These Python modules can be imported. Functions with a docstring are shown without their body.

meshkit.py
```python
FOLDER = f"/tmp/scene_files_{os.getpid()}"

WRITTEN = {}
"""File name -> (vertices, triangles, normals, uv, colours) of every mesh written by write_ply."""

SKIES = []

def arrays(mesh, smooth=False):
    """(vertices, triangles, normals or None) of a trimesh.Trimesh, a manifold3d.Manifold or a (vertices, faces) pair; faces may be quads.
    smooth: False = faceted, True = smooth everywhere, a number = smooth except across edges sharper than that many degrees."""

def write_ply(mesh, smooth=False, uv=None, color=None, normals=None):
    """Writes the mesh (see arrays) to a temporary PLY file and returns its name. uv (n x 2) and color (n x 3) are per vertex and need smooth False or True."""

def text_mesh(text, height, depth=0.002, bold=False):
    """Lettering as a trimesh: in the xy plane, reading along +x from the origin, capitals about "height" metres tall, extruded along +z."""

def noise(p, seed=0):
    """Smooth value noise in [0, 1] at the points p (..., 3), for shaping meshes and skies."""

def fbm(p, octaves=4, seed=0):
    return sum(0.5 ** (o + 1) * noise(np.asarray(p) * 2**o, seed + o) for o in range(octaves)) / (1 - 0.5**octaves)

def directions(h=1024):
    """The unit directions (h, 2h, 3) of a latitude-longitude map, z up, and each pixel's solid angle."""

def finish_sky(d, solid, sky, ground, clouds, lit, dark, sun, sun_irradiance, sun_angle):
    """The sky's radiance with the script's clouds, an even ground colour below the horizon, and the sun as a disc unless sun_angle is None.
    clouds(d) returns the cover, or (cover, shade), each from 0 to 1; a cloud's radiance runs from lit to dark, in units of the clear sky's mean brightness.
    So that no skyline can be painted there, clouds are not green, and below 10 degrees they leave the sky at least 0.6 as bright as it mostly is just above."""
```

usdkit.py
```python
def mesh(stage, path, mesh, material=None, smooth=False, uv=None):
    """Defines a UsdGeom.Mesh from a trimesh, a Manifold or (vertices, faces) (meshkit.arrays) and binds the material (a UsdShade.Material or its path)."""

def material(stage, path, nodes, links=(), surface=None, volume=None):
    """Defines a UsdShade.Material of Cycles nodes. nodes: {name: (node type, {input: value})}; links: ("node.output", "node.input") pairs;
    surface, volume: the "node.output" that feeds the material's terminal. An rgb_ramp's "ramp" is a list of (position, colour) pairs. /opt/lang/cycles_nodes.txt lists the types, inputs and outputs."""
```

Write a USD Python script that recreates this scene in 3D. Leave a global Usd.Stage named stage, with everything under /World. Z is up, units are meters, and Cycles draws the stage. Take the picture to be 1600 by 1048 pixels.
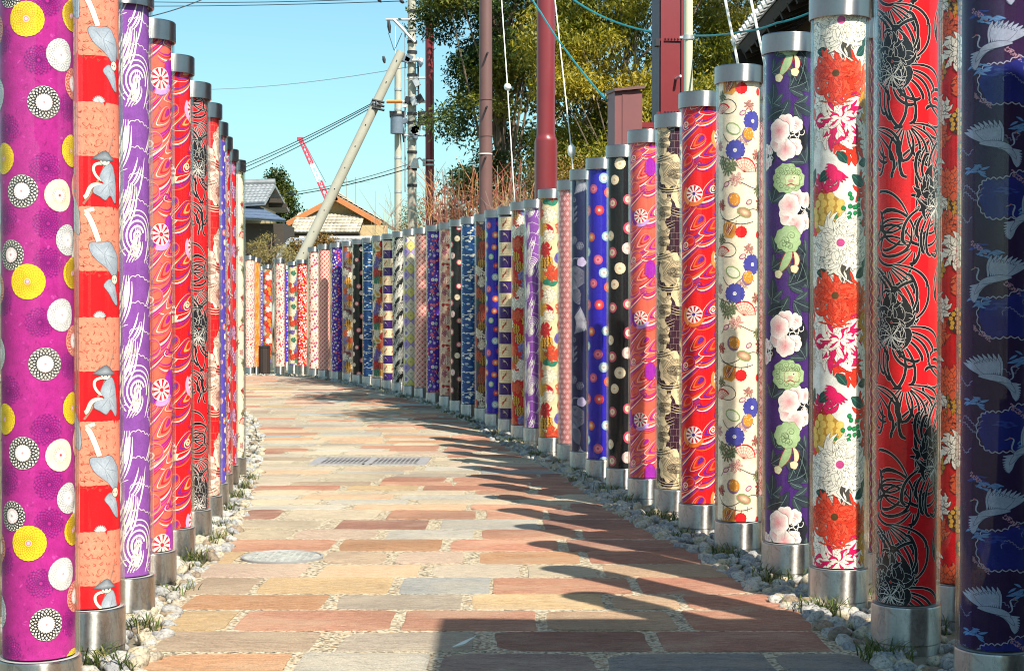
import math, random
import numpy as np, trimesh, usdkit
from pxr import Gf, Sdf, Usd, UsdGeom, UsdLux, UsdShade, Vt
from scipy.interpolate import PchipInterpolator

stage = Usd.Stage.CreateInMemory()
UsdGeom.SetStageUpAxis(stage, "Z")
UsdGeom.SetStageMetersPerUnit(stage, 1.0)
UsdGeom.Xform.Define(stage, "/World")
UsdGeom.Scope.Define(stage, "/World/Looks")

# ------------------------------------------------------------------ camera, sky, sun, exposure
FPX, HOR = 2500.0, 488.0            # focal length and horizon row of the photograph, in its pixels
PITCH = math.atan((524 - HOR) / FPX)
CAM_Z = 1.0
EXPOSURE = 0.80
SUN_EL, SUN_AZ = math.radians(48.5), math.radians(31.0)   # azimuth: to the right of straight behind the camera
SUN_DIR = np.array([math.sin(SUN_AZ) * math.cos(SUN_EL), -math.cos(SUN_AZ) * math.cos(SUN_EL), math.sin(SUN_EL)])
cam = UsdGeom.Camera.Define(stage, "/World/camera")
cam.AddTranslateOp().Set((0, 0, CAM_Z))
cam.AddRotateXOp().Set(90 - math.degrees(PITCH))
cam.CreateHorizontalApertureAttr(36.0)
cam.CreateVerticalApertureAttr(36.0 * 670 / 1024)
cam.CreateFocalLengthAttr(FPX / 1600 * 36.0)
cam.CreateClippingRangeAttr((0.05, 5000.0))
cam.CreateExposureAttr(EXPOSURE)

sky = UsdLux.DomeLight.Define(stage, "/World/sky")
sky.CreateIntensityAttr(1.0)
sky.GetPrim().SetCustomDataByKey("kind", "structure")
skym = usdkit.material(stage, "/World/Looks/sky_air", {
    "s": ("sky_texture", {"sky_type": "single_scattering", "sun_disc": False, "sun_elevation": float(SUN_EL),
                          "sun_rotation": float(math.atan2(SUN_DIR[0], SUN_DIR[1])), "air_density": 1.0, "aerosol_density": 1.25, "ozone_density": 0.8}),
    "h": ("mix_color", {"blend_type": "multiply", "fac": 1.0, "b": (0.97, 1.36, 1.28), "use_clamp": False}),
    "b": ("background_shader", {"strength": 0.078})},
    [("s.color", "h.a"), ("h.result", "b.color")], surface="b.background")
UsdShade.MaterialBindingAPI.Apply(sky.GetPrim()).Bind(skym)

sun = UsdLux.DistantLight.Define(stage, "/World/sun")
sun.CreateIntensityAttr(1.25)
sun.CreateAngleAttr(0.5)
sun.CreateNormalizeAttr(True)
sun.CreateColorAttr(Gf.Vec3f(1.0, 0.925, 0.80))
sun.AddRotateXYZOp().Set((90 - math.degrees(SUN_EL), 0, math.degrees(SUN_AZ)))

# ------------------------------------------------------------------ helpers
def S(h, k=1.0):
    """sRGB hex to linear"""
    c = np.array([int(h[i:i + 2], 16) for i in (0, 2, 4)]) / 255.0
    return tuple(np.where(c <= .04045, c / 12.92, ((c + .055) / 1.055) ** 2.4) * k)

_td = np.array([-40, 0, 3.0, 3.9, 5.42, 6.8, 8.5, 10.4, 12.5, 13.6, 15.3, 18.4, 20.5, 24.5, 29, 34, 60, 400])
_tz = np.array([.04, .04, .036, .032, .009, -.013, -.04, -.07, -.098, -.102, -.085, -.05, -.022, -.012, -.10, -.13, -.15, -.15])
ground = PchipInterpolator(_td, _tz)
cp, sp = math.cos(PITCH), math.sin(PITCH)

def at(px, py, d):
    """world point seen at photograph pixel (px, py) at the distance d"""
    X, Y = (px - 800) / FPX, (524 - py) / FPX
    dy, dz = cp + sp * Y, -sp + cp * Y
    return np.array([X * d / dy, d, CAM_Z + dz * d / dy])

def on_ground(px, py):
    d = 10.0
    for _ in range(40):
        q = at(px, py, 1.0)
        d = (float(ground(d)) - CAM_Z) / (q[2] - CAM_Z)
    p = at(px, py, d)
    return p

used = {}
def numbered(path):
    n = used.get(path, -1) + 1
    used[path] = n
    return path if n == 0 else f"{path}_{n:03d}"

def tag(prim, label=None, cat=None, group=None, kind=None):
    for k, v in (("label", label), ("category", cat), ("group", group), ("kind", kind)):
        if v:
            prim.SetCustomDataByKey(k, v)
    return prim

def thing(name, label, cat, loc=(0, 0, 0), rz=0.0, group=None, kind=None):
    x = UsdGeom.Xform.Define(stage, numbered("/World/" + name))
    x.AddTranslateOp().Set(Gf.Vec3d(*map(float, loc)))
    x.AddRotateZOp().Set(float(rz))
    return tag(x.GetPrim(), label, cat, group, kind)

def obj(name, m, mat, parent=None, smooth=False, label=None, cat=None, group=None, kind=None, tint=None):
    path = numbered((str(parent.GetPath()) if parent else "/World") + "/" + name)
    if tint is None:
        g = usdkit.mesh(stage, path, m, mat, smooth)
    else:
        v, f, n = m
        g = UsdGeom.Mesh.Define(stage, path)
        g.CreatePointsAttr(Vt.Vec3fArray.FromNumpy(np.ascontiguousarray(v, np.float32)))
        g.CreateFaceVertexCountsAttr(Vt.IntArray.FromNumpy(np.full(len(f), 3, np.int32)))
        g.CreateFaceVertexIndicesAttr(Vt.IntArray.FromNumpy(np.ascontiguousarray(f, np.int32).ravel()))
        g.CreateSubdivisionSchemeAttr("none")
        if n is not None:
            g.CreateNormalsAttr(Vt.Vec3fArray.FromNumpy(np.ascontiguousarray(n, np.float32)))
            g.SetNormalsInterpolation("vertex")
        UsdGeom.PrimvarsAPI(g).CreatePrimvar("tint", Sdf.ValueTypeNames.Color3fArray, "vertex").Set(Vt.Vec3fArray.FromNumpy(np.ascontiguousarray(tint, np.float32)))
        UsdShade.MaterialBindingAPI.Apply(g.GetPrim()).Bind(mat)
    return tag(g.GetPrim(), label, cat, group, kind)

class MB:
    """collects pieces of one mesh"""
    def __init__(s): s.v, s.f, s.n = [], [], 0
    def add(s, v, f):
        v, f = np.asarray(v, float), np.asarray(f, int)
        if f.shape[1] == 4: f = np.vstack([f[:, [0, 1, 2]], f[:, [0, 2, 3]]])
        s.v.append(v); s.f.append(f + s.n); s.n += len(v); return s
    def box(s, c, size, rz=0.0, rx=0.0, ry=0.0):
        m = trimesh.creation.box(size)
        T = trimesh.transformations.euler_matrix(rx, ry, rz); T[:3, 3] = c
        m.apply_transform(T); return s.add(m.vertices, m.faces)
    def tube(s, pts, r, k=8, cap=True):
        v, f = tube(pts, r, k, cap); return s.add(v, f)
    def lathe(s, prof, k=32, c=(0, 0, 0)):
        v, f = lathe(prof, k); return s.add(v + np.asarray(c), f)
    def get(s): return np.vstack(s.v), np.vstack(s.f)

def tube(pts, r, k=8, cap=True):
    p = np.asarray(pts, float); n = len(p); r = np.broadcast_to(np.asarray(r, float), n)
    t = np.gradient(p, axis=0); t /= np.maximum(np.linalg.norm(t, axis=1, keepdims=True), 1e-9)
    ref = np.array([0, 0, 1.0]) if abs(t[:, 2]).mean() < .8 else np.array([1.0, 0, 0])
    a = np.cross(t, ref); a /= np.maximum(np.linalg.norm(a, axis=1, keepdims=True), 1e-9); b = np.cross(t, a)
    th = np.arange(k) * 2 * np.pi / k
    v = (p[:, None] + r[:, None, None] * (np.cos(th)[None, :, None] * a[:, None] + np.sin(th)[None, :, None] * b[:, None])).reshape(-1, 3)
    i = np.arange(n - 1)[:, None] * k + np.arange(k)[None]; j = np.arange(n - 1)[:, None] * k + (np.arange(k)[None] + 1) % k
    f = np.stack([i, i + k, j + k, j], -1).reshape(-1, 4)
    f = np.vstack([f[:, [0, 1, 2]], f[:, [0, 2, 3]]])
    if cap:
        e = [[0, x, x + 1] for x in range(1, k - 1)]; o = (n - 1) * k
        f = np.vstack([f, e, [[o, o + x + 1, o + x] for x in range(1, k - 1)]])
    return v, f

def lathe(prof, k=32):
    """prof: (r, z) from bottom to top; outward facing"""
    p = np.asarray(prof, float); n = len(p); th = np.arange(k) * 2 * np.pi / k
    v = np.stack([p[:, None, 0] * np.cos(th), p[:, None, 0] * np.sin(th), np.repeat(p[:, 1:2], k, 1)], -1).reshape(-1, 3)
    i = np.arange(n - 1)[:, None] * k + np.arange(k); j = np.arange(n - 1)[:, None] * k + (np.arange(k) + 1) % k
    f = np.stack([i, j, j + k, i + k], -1).reshape(-1, 4)
    return v, np.vstack([f[:, [0, 1, 2]], f[:, [0, 2, 3]]])

def mat(name, col, rough=.6, metal=0.0, var=.15, scale=8.0, bump=0.0, bscale=40.0, spec=.5, coord="object", rnd=0.0, extra=None, stretch=(1, 1, 1)):
    c = np.array(col)
    nodes = {"tc": ("texture_coordinate", {}), "geo": ("geometry", {}), "mp": ("mapping", {"scale": stretch}),
             "n": ("noise_texture", {"scale": scale, "detail": 5.0, "roughness": .6}),
             "r": ("rgb_ramp", {"ramp": [(.25, tuple(np.clip(c * (1 - var), 0, 1))), (.75, tuple(np.clip(c * (1 + var), 0, 1)))]}),
             "p": ("principled_bsdf", {"roughness": rough, "metallic": metal, "specular_ior_level": spec, **(extra or {})})}
    links = [("tc.object" if coord == "object" else "geo.position", "mp.vector"), ("mp.vector", "n.vector"), ("n.fac", "r.fac")]
    last = "r.color"
    if rnd:
        nodes |= {"oi": ("object_info", {}), "mr": ("map_range", {"from_min": 0., "from_max": 1., "to_min": 1 - rnd, "to_max": 1 + rnd}),
                  "hv": ("hsv", {"saturation": 1.0})}
        links += [("oi.random", "mr.value"), ("mr.result", "hv.value"), (last, "hv.color")]
        last = "hv.color"
    links.append((last, "p.base_color"))
    if bump:
        nodes |= {"bn": ("noise_texture", {"scale": bscale, "detail": 6.0, "roughness": .65}), "b": ("bump", {"strength": bump, "distance": .01})}
        links += [("mp.vector", "bn.vector"), ("bn.fac", "b.height"), ("b.normal", "p.normal")]
    return usdkit.material(stage, "/World/Looks/" + name, nodes, links, surface="p.BSDF")

M = {}
M["earth"] = mat("earth", (.16, .14, .08), .9, var=.4, scale=1.5, bump=.4, coord="world")
# printed cloth: colours of the print come from the mesh, a fine weave from noise
M["print"] = usdkit.material(stage, "/World/Looks/printed_cloth", {
    "a": ("attribute", {"attribute": "tint"}), "tc": ("texture_coordinate", {}),
    "n": ("noise_texture", {"scale": 260.0, "detail": 3.0}), "n2": ("noise_texture", {"scale": 45.0, "detail": 4.0}),
    "m": ("map_range", {"from_min": .3, "from_max": .7, "to_min": .84, "to_max": 1.12}),
    "m2": ("map_range", {"from_min": .3, "from_max": .7, "to_min": .86, "to_max": 1.10}),
    "mm": ("math", {"math_type": "multiply"}), "h": ("hsv", {}),
    "p": ("principled_bsdf", {"roughness": .75, "specular_ior_level": .2})},
    [("tc.object", "n.vector"), ("tc.object", "n2.vector"), ("n.fac", "m.value"), ("n2.fac", "m2.value"), ("m.result", "mm.value1"), ("m2.result", "mm.value2"),
     ("mm.value", "h.value"), ("a.color", "h.color"), ("h.color", "p.base_color")], surface="p.BSDF")
def steel(name, col, rough, scuff):
    """brushed stainless steel: fine marks round the cylinder, smudges in colour and polish"""
    return usdkit.material(stage, "/World/Looks/" + name, {
        "tc": ("texture_coordinate", {}), "mp": ("mapping", {"scale": (3, 3, 420)}), "n": ("noise_texture", {"scale": 1.0, "detail": 2.0}),
        "n2": ("noise_texture", {"scale": 16.0, "detail": 6.0, "roughness": .7}), "mp3": ("mapping", {"scale": (26, 26, 9)}), "n3": ("noise_texture", {"scale": 1.0, "detail": 6.0, "roughness": .75, "distortion": 1.2}),
        "r": ("map_range", {"from_min": .45, "from_max": .75, "to_min": rough, "to_max": rough + .06}),
        "c": ("rgb_ramp", {"ramp": [(.35, tuple(np.array(col) * .93)), (.6, tuple(col))]}),
        "sc": ("rgb_ramp", {"ramp": [(.52, (1, 1, 1)), (.60, (1 - scuff, 1 - scuff, 1 - scuff)), (.63, (1, 1, 1)), (.70, (1 - .5 * scuff,) * 3)]}),
        "mm": ("mix_color", {"blend_type": "multiply", "fac": 1.0}),
        "tg": ("combine_xyz", {"x": 0.0, "y": 0.0, "z": 1.0}), "b": ("bump", {"strength": .03, "distance": .0006}),
        "p": ("principled_bsdf", {"metallic": 1.0, "anisotropic": .92, "anisotropic_rotation": 0.0})},
        [("tc.object", "mp.vector"), ("mp.vector", "n.vector"), ("tc.object", "n2.vector"), ("tc.object", "mp3.vector"), ("mp3.vector", "n3.vector"), ("n2.fac", "r.value"), ("r.result", "p.roughness"),
         ("n2.fac", "c.fac"), ("n3.fac", "sc.fac"), ("c.color", "mm.a"), ("sc.color", "mm.b"), ("mm.result", "p.base_color"), ("tg.vector", "p.tangent"), ("n.fac", "b.height"), ("b.normal", "p.normal")], surface="p.BSDF")
M["steel"] = steel("brushed_steel", (.42, .42, .43), .36, .06)
M["steel_base"] = steel("scuffed_steel", (.50, .49, .48), .30, .30)
def pane(name, tint, rough=.02, k=.96):
    """clear sheet: a see-through part and a mirror part by Schlick's law, alike from both sides"""
    return usdkit.material(stage, "/World/Looks/" + name, {
        "t": ("transparent_bsdf", {}), "tr": ("rgb_ramp", {"ramp": [(0, tint), (.55, tint), (.85, (.86, .84, .82)), (1, (.60, .56, .54))]}), "g": ("glossy_bsdf", {"color": (1, 1, 1), "roughness": rough}),
        "l": ("layer_weight", {"blend": .5}), "w": ("math", {"math_type": "power", "value2": 5.0}), "a": ("math", {"math_type": "multiply_add", "value2": k, "value3": .013}), "m": ("mix_closure", {})},
        [("l.facing", "tr.fac"), ("tr.color", "t.color"), ("l.facing", "w.value1"), ("w.value", "a.value1"), ("a.value", "m.fac"), ("t.BSDF", "m.closure1"), ("g.BSDF", "m.closure2")], surface="m.closure")
M["acrylic"] = pane("clear_acrylic", (.985, .988, .985), .015, .9)
# ------------------------------------------------------------------ ground, path, gravel
def sheet(xs_of, ds, cols, dz):
    v, f = [], []
    for d in ds:
        x0, x1 = xs_of(d)
        for c in range(cols + 1):
            v.append((x0 + (x1 - x0) * c / cols, d, float(ground(d)) + dz))
    for i in range(len(ds) - 1):
        for c in range(cols):
            a = i * (cols + 1) + c
            f.append((a, a + 1, a + cols + 2, a + cols + 1))
    return np.array(v), np.array(f)

tds = np.unique(np.concatenate([np.linspace(-400, -12, 12), np.linspace(-12, 40, 105), np.geomspace(40, 1500, 25)]))
v, f = sheet(lambda d: (-900, 900), tds, 1, -.03)
obj("ground", (v, f), M["earth"], smooth=True, kind="structure")

L_PX = [(222, 1046), (254, 990), (283, 930), (302, 905), (328, 880), (355, 855), (364, 841), (379, 803), (395, 757), (407, 707), (409, 687), (400, 660), (393, 648)]
R_PX = [(1390, 1050), (1311, 1000), (1250, 962), (1152, 908), (1083, 866), (1014, 833), (960, 800), (885, 745), (840, 722), (775, 690), (735, 662), (675, 634), (592, 611), (530, 598), (482, 588)]
Lp = np.array([on_ground(*p) for p in L_PX]); Rp = np.array([on_ground(*p) for p in R_PX])
_o = np.argsort(Lp[:, 1]); Lp = Lp[_o]; _o = np.argsort(Rp[:, 1]); Rp = Rp[_o]
def xl(d):
    if d > Lp[-1, 1]:
        return max(-9.0, Lp[-1, 0] - .26 * (d - Lp[-1, 1]) - .05 * (d - Lp[-1, 1]) ** 2)
    if d < Lp[0, 1]: return Lp[0, 0] + .05 * (Lp[0, 1] - d)
    return float(np.interp(d, Lp[:, 1], Lp[:, 0]))
def xr(d):
    if d > Rp[-1, 1]: return Rp[-1, 0] - 1.4 * (d - Rp[-1, 1])
    if d < Rp[0, 1]: return Rp[0, 0] + .03 * (Rp[0, 1] - d)
    return float(np.interp(d, Rp[:, 1], Rp[:, 0]))
DFAR = 28.9
M["joint"] = usdkit.material(stage, "/World/Looks/exposed_aggregate", {
    "g": ("geometry", {}), "v": ("voronoi_texture", {"scale": 115.0}), "v2": ("voronoi_texture", {"scale": 115.0, "feature": "distance_to_edge"}),
    "s": ("separate_color", {}), "r": ("rgb_ramp", {"ramp": [(0, (.06, .055, .045)), (.22, (.20, .16, .10)), (.45, (.40, .34, .23)), (.75, (.56, .50, .38)), (1, (.34, .22, .11))]}),
    "b": ("bump", {"strength": .8, "distance": .004}), "p": ("principled_bsdf", {"roughness": .85})},
    [("g.position", "v.vector"), ("g.position", "v2.vector"), ("v.color", "s.color"), ("s.r", "r.fac"), ("r.color", "p.base_color"), ("v2.distance", "b.height"), ("b.normal", "p.normal")], surface="p.BSDF")
v, f = sheet(lambda d: (xl(d) - .02, xr(d) + .02), np.concatenate([np.arange(1.6, DFAR, .12), [DFAR]]), 6, 0.0)
UsdGeom.Xform.Define(stage, "/World/path")
path_prim = tag(stage.GetPrimAtPath("/World/path"), "curving path of worn coloured paving stones in pale gravelly mortar", None, None, "structure")
obj("mortar_bed", (v, f), M["joint"], path_prim, smooth=True)

STONES = {"orange": (.45, .225, .11), "yellow": (.48, .33, .17), "red": (.36, .135, .085), "brick": (.41, .185, .115), "maroon": (.27, .11, .08), "beige": (.43, .36, .26), "pinkish": (.42, .31, .24),
          "grey": (.385, .365, .315), "blue_grey": (.31, .325, .32), "brown": (.32, .235, .165), "taupe": (.37, .315, .25), "slate": (.20, .20, .205), "mauve": (.22, .155, .14), "peach": (.47, .305, .19)}
SAND = np.array((.52, .43, .30))
def stone_mat(k, c):
    c = np.array(c) * .92 + SAND * .14
    return usdkit.material(stage, "/World/Looks/" + k + "_stone", {
        "g": ("geometry", {}), "mp": ("mapping", {"scale": (22, 75, 22)}), "n": ("noise_texture", {"scale": 1.0, "detail": 7.0, "roughness": .78}),
        "mp2": ("mapping", {"scale": (3.2, 6, 3)}), "n2": ("noise_texture", {"scale": 1.0, "detail": 5.0, "roughness": .6, "distortion": .6}),
        "n3": ("noise_texture", {"scale": 210.0, "detail": 3.0, "roughness": .7}), "n4": ("noise_texture", {"scale": 1.1, "detail": 3.0}),
        "r": ("rgb_ramp", {"ramp": [(.30, tuple(c * .30)), (.41, tuple(c * .80)), (.52, tuple(c)), (.61, tuple(np.minimum(c * 1.12 + .02, .75))), (.68, tuple(np.minimum(c * .6 + .24, .75)))]}),
        "pt": ("rgb_ramp", {"ramp": [(.47, (0, 0, 0)), (.64, (.45, .45, .45))]}), "mx": ("mix_color", {"blend_type": "mix", "b": tuple(c * .35 + SAND * .65)}),
        "gr": ("rgb_ramp", {"ramp": [(.34, (.62, .60, .58)), (.5, (1, 1, 1)), (.66, (1.22, 1.2, 1.16))]}),
        "dt": ("rgb_ramp", {"ramp": [(.35, (.80, .80, .82)), (.6, (1.06, 1.05, 1.03))]}),
        "m1": ("mix_color", {"blend_type": "multiply", "fac": 1.0, "use_clamp": False}), "m2": ("mix_color", {"blend_type": "multiply", "fac": 1.0, "use_clamp": False}),
        "oi": ("object_info", {}), "mr": ("map_range", {"to_min": .84, "to_max": 1.14}), "hv": ("hsv", {}),
        "ad": ("math", {"math_type": "add"}), "b": ("bump", {"strength": .8, "distance": .007}), "p": ("principled_bsdf", {"roughness": .85, "specular_ior_level": .3})},
        [("g.position", "mp.vector"), ("mp.vector", "n.vector"), ("g.position", "mp2.vector"), ("mp2.vector", "n2.vector"), ("g.position", "n3.vector"), ("g.position", "n4.vector"), ("n.fac", "r.fac"), ("n2.fac", "pt.fac"),
         ("pt.color", "mx.fac"), ("r.color", "mx.a"), ("n3.fac", "gr.fac"), ("n4.fac", "dt.fac"), ("mx.result", "m1.a"), ("gr.color", "m1.b"), ("m1.result", "m2.a"), ("dt.color", "m2.b"),
         ("m2.result", "hv.color"), ("oi.random", "mr.value"), ("mr.result", "hv.value"), ("hv.color", "p.base_color"),
         ("n.fac", "ad.value1"), ("n3.fac", "ad.value2"), ("ad.value", "b.height"), ("b.normal", "p.normal")], surface="p.BSDF")
SM = {k: stone_mat(k, c) for k, c in STONES.items()}

rs = random.Random(11)
# rows that can be read off the photograph: (bottom y, top y, [(x0, x1, colour), ...])
ROWS = [(1056, 1020, [(222, 446, "orange"), (466, 668, "grey"), (688, 932, "mauve"), (948, 1207, "slate"), (1222, 1360, "slate")]),
        (1018, 987, [(252, 494, "brown"), (530, 740, "taupe"), (772, 1012, "maroon"), (1032, 1288, "maroon")]),
        (985, 954, [(260, 361, "yellow"), (376, 612, "brick"), (631, 838, "brick"), (856, 1055, "peach"), (1075, 1262, "red")]),
        (952, 929, [(292, 506, "orange"), (526, 721, "taupe"), (738, 942, "yellow"), (958, 1060, "peach"), (1072, 1222, "red")]),
        (928, 903, [(303, 398, "brown"), (408, 609, "yellow"), (627, 766, "blue_grey"), (770, 985, "brick"), (1000, 1180, "red")]),
        (902, 882, [(320, 476, "pinkish"), (500, 656, "peach"), (676, 812, "taupe"), (826, 930, "beige"), (945, 1140, "peach")]),
        (881, 862, [(335, 380, "yellow"), (507, 603, "brown"), (620, 725, "pinkish"), (749, 905, "orange"), (920, 1100, "red")]),
        (861, 843, [(356, 521, "brick"), (532, 690, "orange"), (704, 872, "red"), (888, 1068, "maroon")]),
        (842, 828, [(364, 455, "beige"), (462, 590, "pinkish"), (604, 740, "grey"), (752, 900, "brick"), (912, 1020, "red")]),
        (827, 812, [(372, 500, "beige"), (528, 668, "maroon"), (690, 842, "grey"), (850, 1000, "maroon")]),
        (811, 797, [(379, 436, "maroon"), (450, 590, "beige"), (608, 744, "brick"), (760, 850, "brick"), (858, 975, "maroon")])]
def stone(x0, x1, d0, d1, r):
    """a worn paving stone: rounded outline, chamfered and slightly domed"""
    cx, cy, hx, hy = (x0 + x1) / 2, (d0 + d1) / 2, (x1 - x0) / 2, (d1 - d0) / 2
    if hx < .02: return None
    out = []
    rad = min(r.choice((.010, .018, .03, .055)), hx * .6, hy * .7)
    for sx, sy in ((1, 1), (-1, 1), (-1, -1), (1, -1)):      # corners, anticlockwise, and points along the edges
        cr = rad * r.uniform(.5, 1.8); a0 = {(1, 1): 0, (-1, 1): 90, (-1, -1): 180, (1, -1): 270}[sx, sy]
        for a in (8, 45, 82):
            t_ = math.radians(a0 + a); out.append((sx * (hx - cr) + cr * math.cos(t_) + r.uniform(-.004, .004), sy * (hy - cr) + cr * math.sin(t_) + r.uniform(-.004, .002)))
        for q in (.3, .7) if (sx, sy) in ((1, 1), (-1, -1)) else (.5,):
            if (sx, sy) == (1, 1): e = (hx * (1 - 2 * q), hy)
            elif (sx, sy) == (-1, 1): e = (-hx, hy * (1 - 2 * q))
            elif (sx, sy) == (-1, -1): e = (-hx * (1 - 2 * q), -hy)
            else: e = (hx, -hy * (1 - 2 * q))
            out.append((e[0] + r.uniform(-.006, .004), e[1] + r.uniform(-.006, .004)))
    n = len(out)
    out = np.array(out)
    h = r.uniform(.002, .0045)
    tilt = (r.uniform(-.002, .002), r.uniform(-.0025, .0025))
    rings = [(1.0, -.012), (.998, h * .3), (1 - .009 / max(hx, .1), h), (.5, h + .0008)]
    v = []
    for q, z in rings:
        sc = np.array([q, 1 - (1 - q) * min(hx / hy, 2.0)]) if q > .9 else np.array([q, q])
        for px, py in out * sc:
            v.append((cx + px, cy + py, float(ground(cy + py)) + z + (tilt[0] * px / hx + tilt[1] * py / hy if z > -.01 else 0)))
    v.append((cx, cy, float(ground(cy)) + h + .002))
    f = []
    for q in range(len(rings) - 1):
        for k in range(n):
            a, b = q * n + k, q * n + (k + 1) % n
            f += [(a, b, b + n), (a, b + n, a + n)]
    o = (len(rings) - 1) * n
    f += [(o + k, o + (k + 1) % n, len(v) - 1) for k in range(n)]
    return np.array(v), np.array(f)

grate_c = on_ground(580, 721)
cover_c = on_ground(441, 872); COVER_R = .168
stones = []
def lay(x0, x1, d0, d1, col):
    # keep clear of the grate and the cover
    if d1 > grate_c[1] - .40 and d0 < grate_c[1] + .38:
        if x0 < grate_c[0] + .44 and x1 > grate_c[0] - .44:
            for a, b in ((x0, grate_c[0] - .46), (grate_c[0] + .46, x1)):
                if b - a > .1: stones.append((a, b, d0, d1, col))
            return
    if d1 > cover_c[1] - COVER_R * .9 and d0 < cover_c[1] + COVER_R * .9 and x0 < cover_c[0] + COVER_R and x1 > cover_c[0] - COVER_R:
        for a, b in ((x0, cover_c[0] - COVER_R - .015), (cover_c[0] + COVER_R + .015, x1)):
            if b - a > .06: stones.append((a, b, d0, d1, col))
        return
    stones.append((x0, x1, d0, d1, col))
dd = None
for yb, yt, row in ROWS:
    d0, d1 = on_ground(800, yb)[1], on_ground(800, yt)[1]
    for xa, xb, col in row:
        k = (d0 + d1) / 2 / FPX
        lay((xa - 800) * k, (xb - 800) * k, d0 + .002, d1 - .002, col)
    dd = d1
first = on_ground(800, ROWS[0][0])[1]
names = list(STONES)
def random_row(d0, d1):
    m = (d0 + d1) / 2
    a, b = xl(m) + .015, xr(m) - .015
    x = a - rs.uniform(0, .2)
    prev = None
    while x < b - .06:
        w = rs.uniform(.30, .66)
        x1 = min(b, x + w)
        if b - x1 < .14: x1 = b
        x0 = max(a, x)
        right = (x0 - a) / max(b - a, .1)
        pool = ["beige"] * 6 + ["peach", "orange", "brick", "yellow"] * 2 + ["grey"] * 2 + ["blue_grey"] + ["taupe"] * 3 + ["pinkish"] * 3 + ["brown", "red"]
        if right > .6: pool = pool[::2] + ["red", "maroon", "brick", "brown", "red"] * 2
        c = rs.choice(pool)
        if x1 - x0 > .07: lay(x0, x1, d0 + .002, d1 - .002, c)
        x = x1 + rs.uniform(.015, .07)
d = dd
while d < DFAR - .2:
    h = rs.uniform(.26, .32)
    random_row(d, min(d + h, DFAR - .02)); d += h
d = first
while d > 2.2:
    random_row(d - .34, d); d -= .34
stones.sort(key=lambda s: abs(s[2] - 4.2) if s[2] < 4.2 else s[2] - 4.2)
far_mb = {}
for i, (x0, x1, d0, d1, c) in enumerate(stones):
    m = stone(x0, x1, d0, d1, rs)
    if m is None: continue
    if i < 290:
        obj("paving_stone", m, SM[c], path_prim, smooth=35)
    else:
        far_mb.setdefault(c, MB()).add(*m)
for c, mb in far_mb.items():
    obj("distant_paving", mb.get(), SM[c], path_prim, smooth=35, kind="stuff")

# drain grate and round cover set in the path
M["grey_plate"] = mat("grey_cast_plate", (.36, .335, .33), .55, .3, .15, 30, .2)
M["dark_pit"] = mat("dark_drain_pit", (.015, .015, .015), .9)
M["cover"] = mat("worn_cover_concrete", (.36, .37, .34), .7, 0, .45, 45, .6, 90)
gz = float(ground(grate_c[1])) + .003
g = thing("drain_grate", "pair of pale metal drain grates side by side in the sunlit path", "drain grate", (grate_c[0], grate_c[1], gz), -1.2)
GW, GD = .84, .62
mb = MB()
for (c, s_) in (((-GW / 2 + .035, 0), (.07, GD)), ((GW / 2 - .035, 0), (.07, GD)), ((0, 0), (.03, GD)), ((-.195, -GD / 2 + .03), (.318, .06)), ((.195, -GD / 2 + .03), (.318, .06)), ((-.195, GD / 2 - .03), (.318, .06)), ((.195, GD / 2 - .03), (.318, .06))):
    mb.box((c[0], c[1], 0), (s_[0], s_[1], .012))
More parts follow.
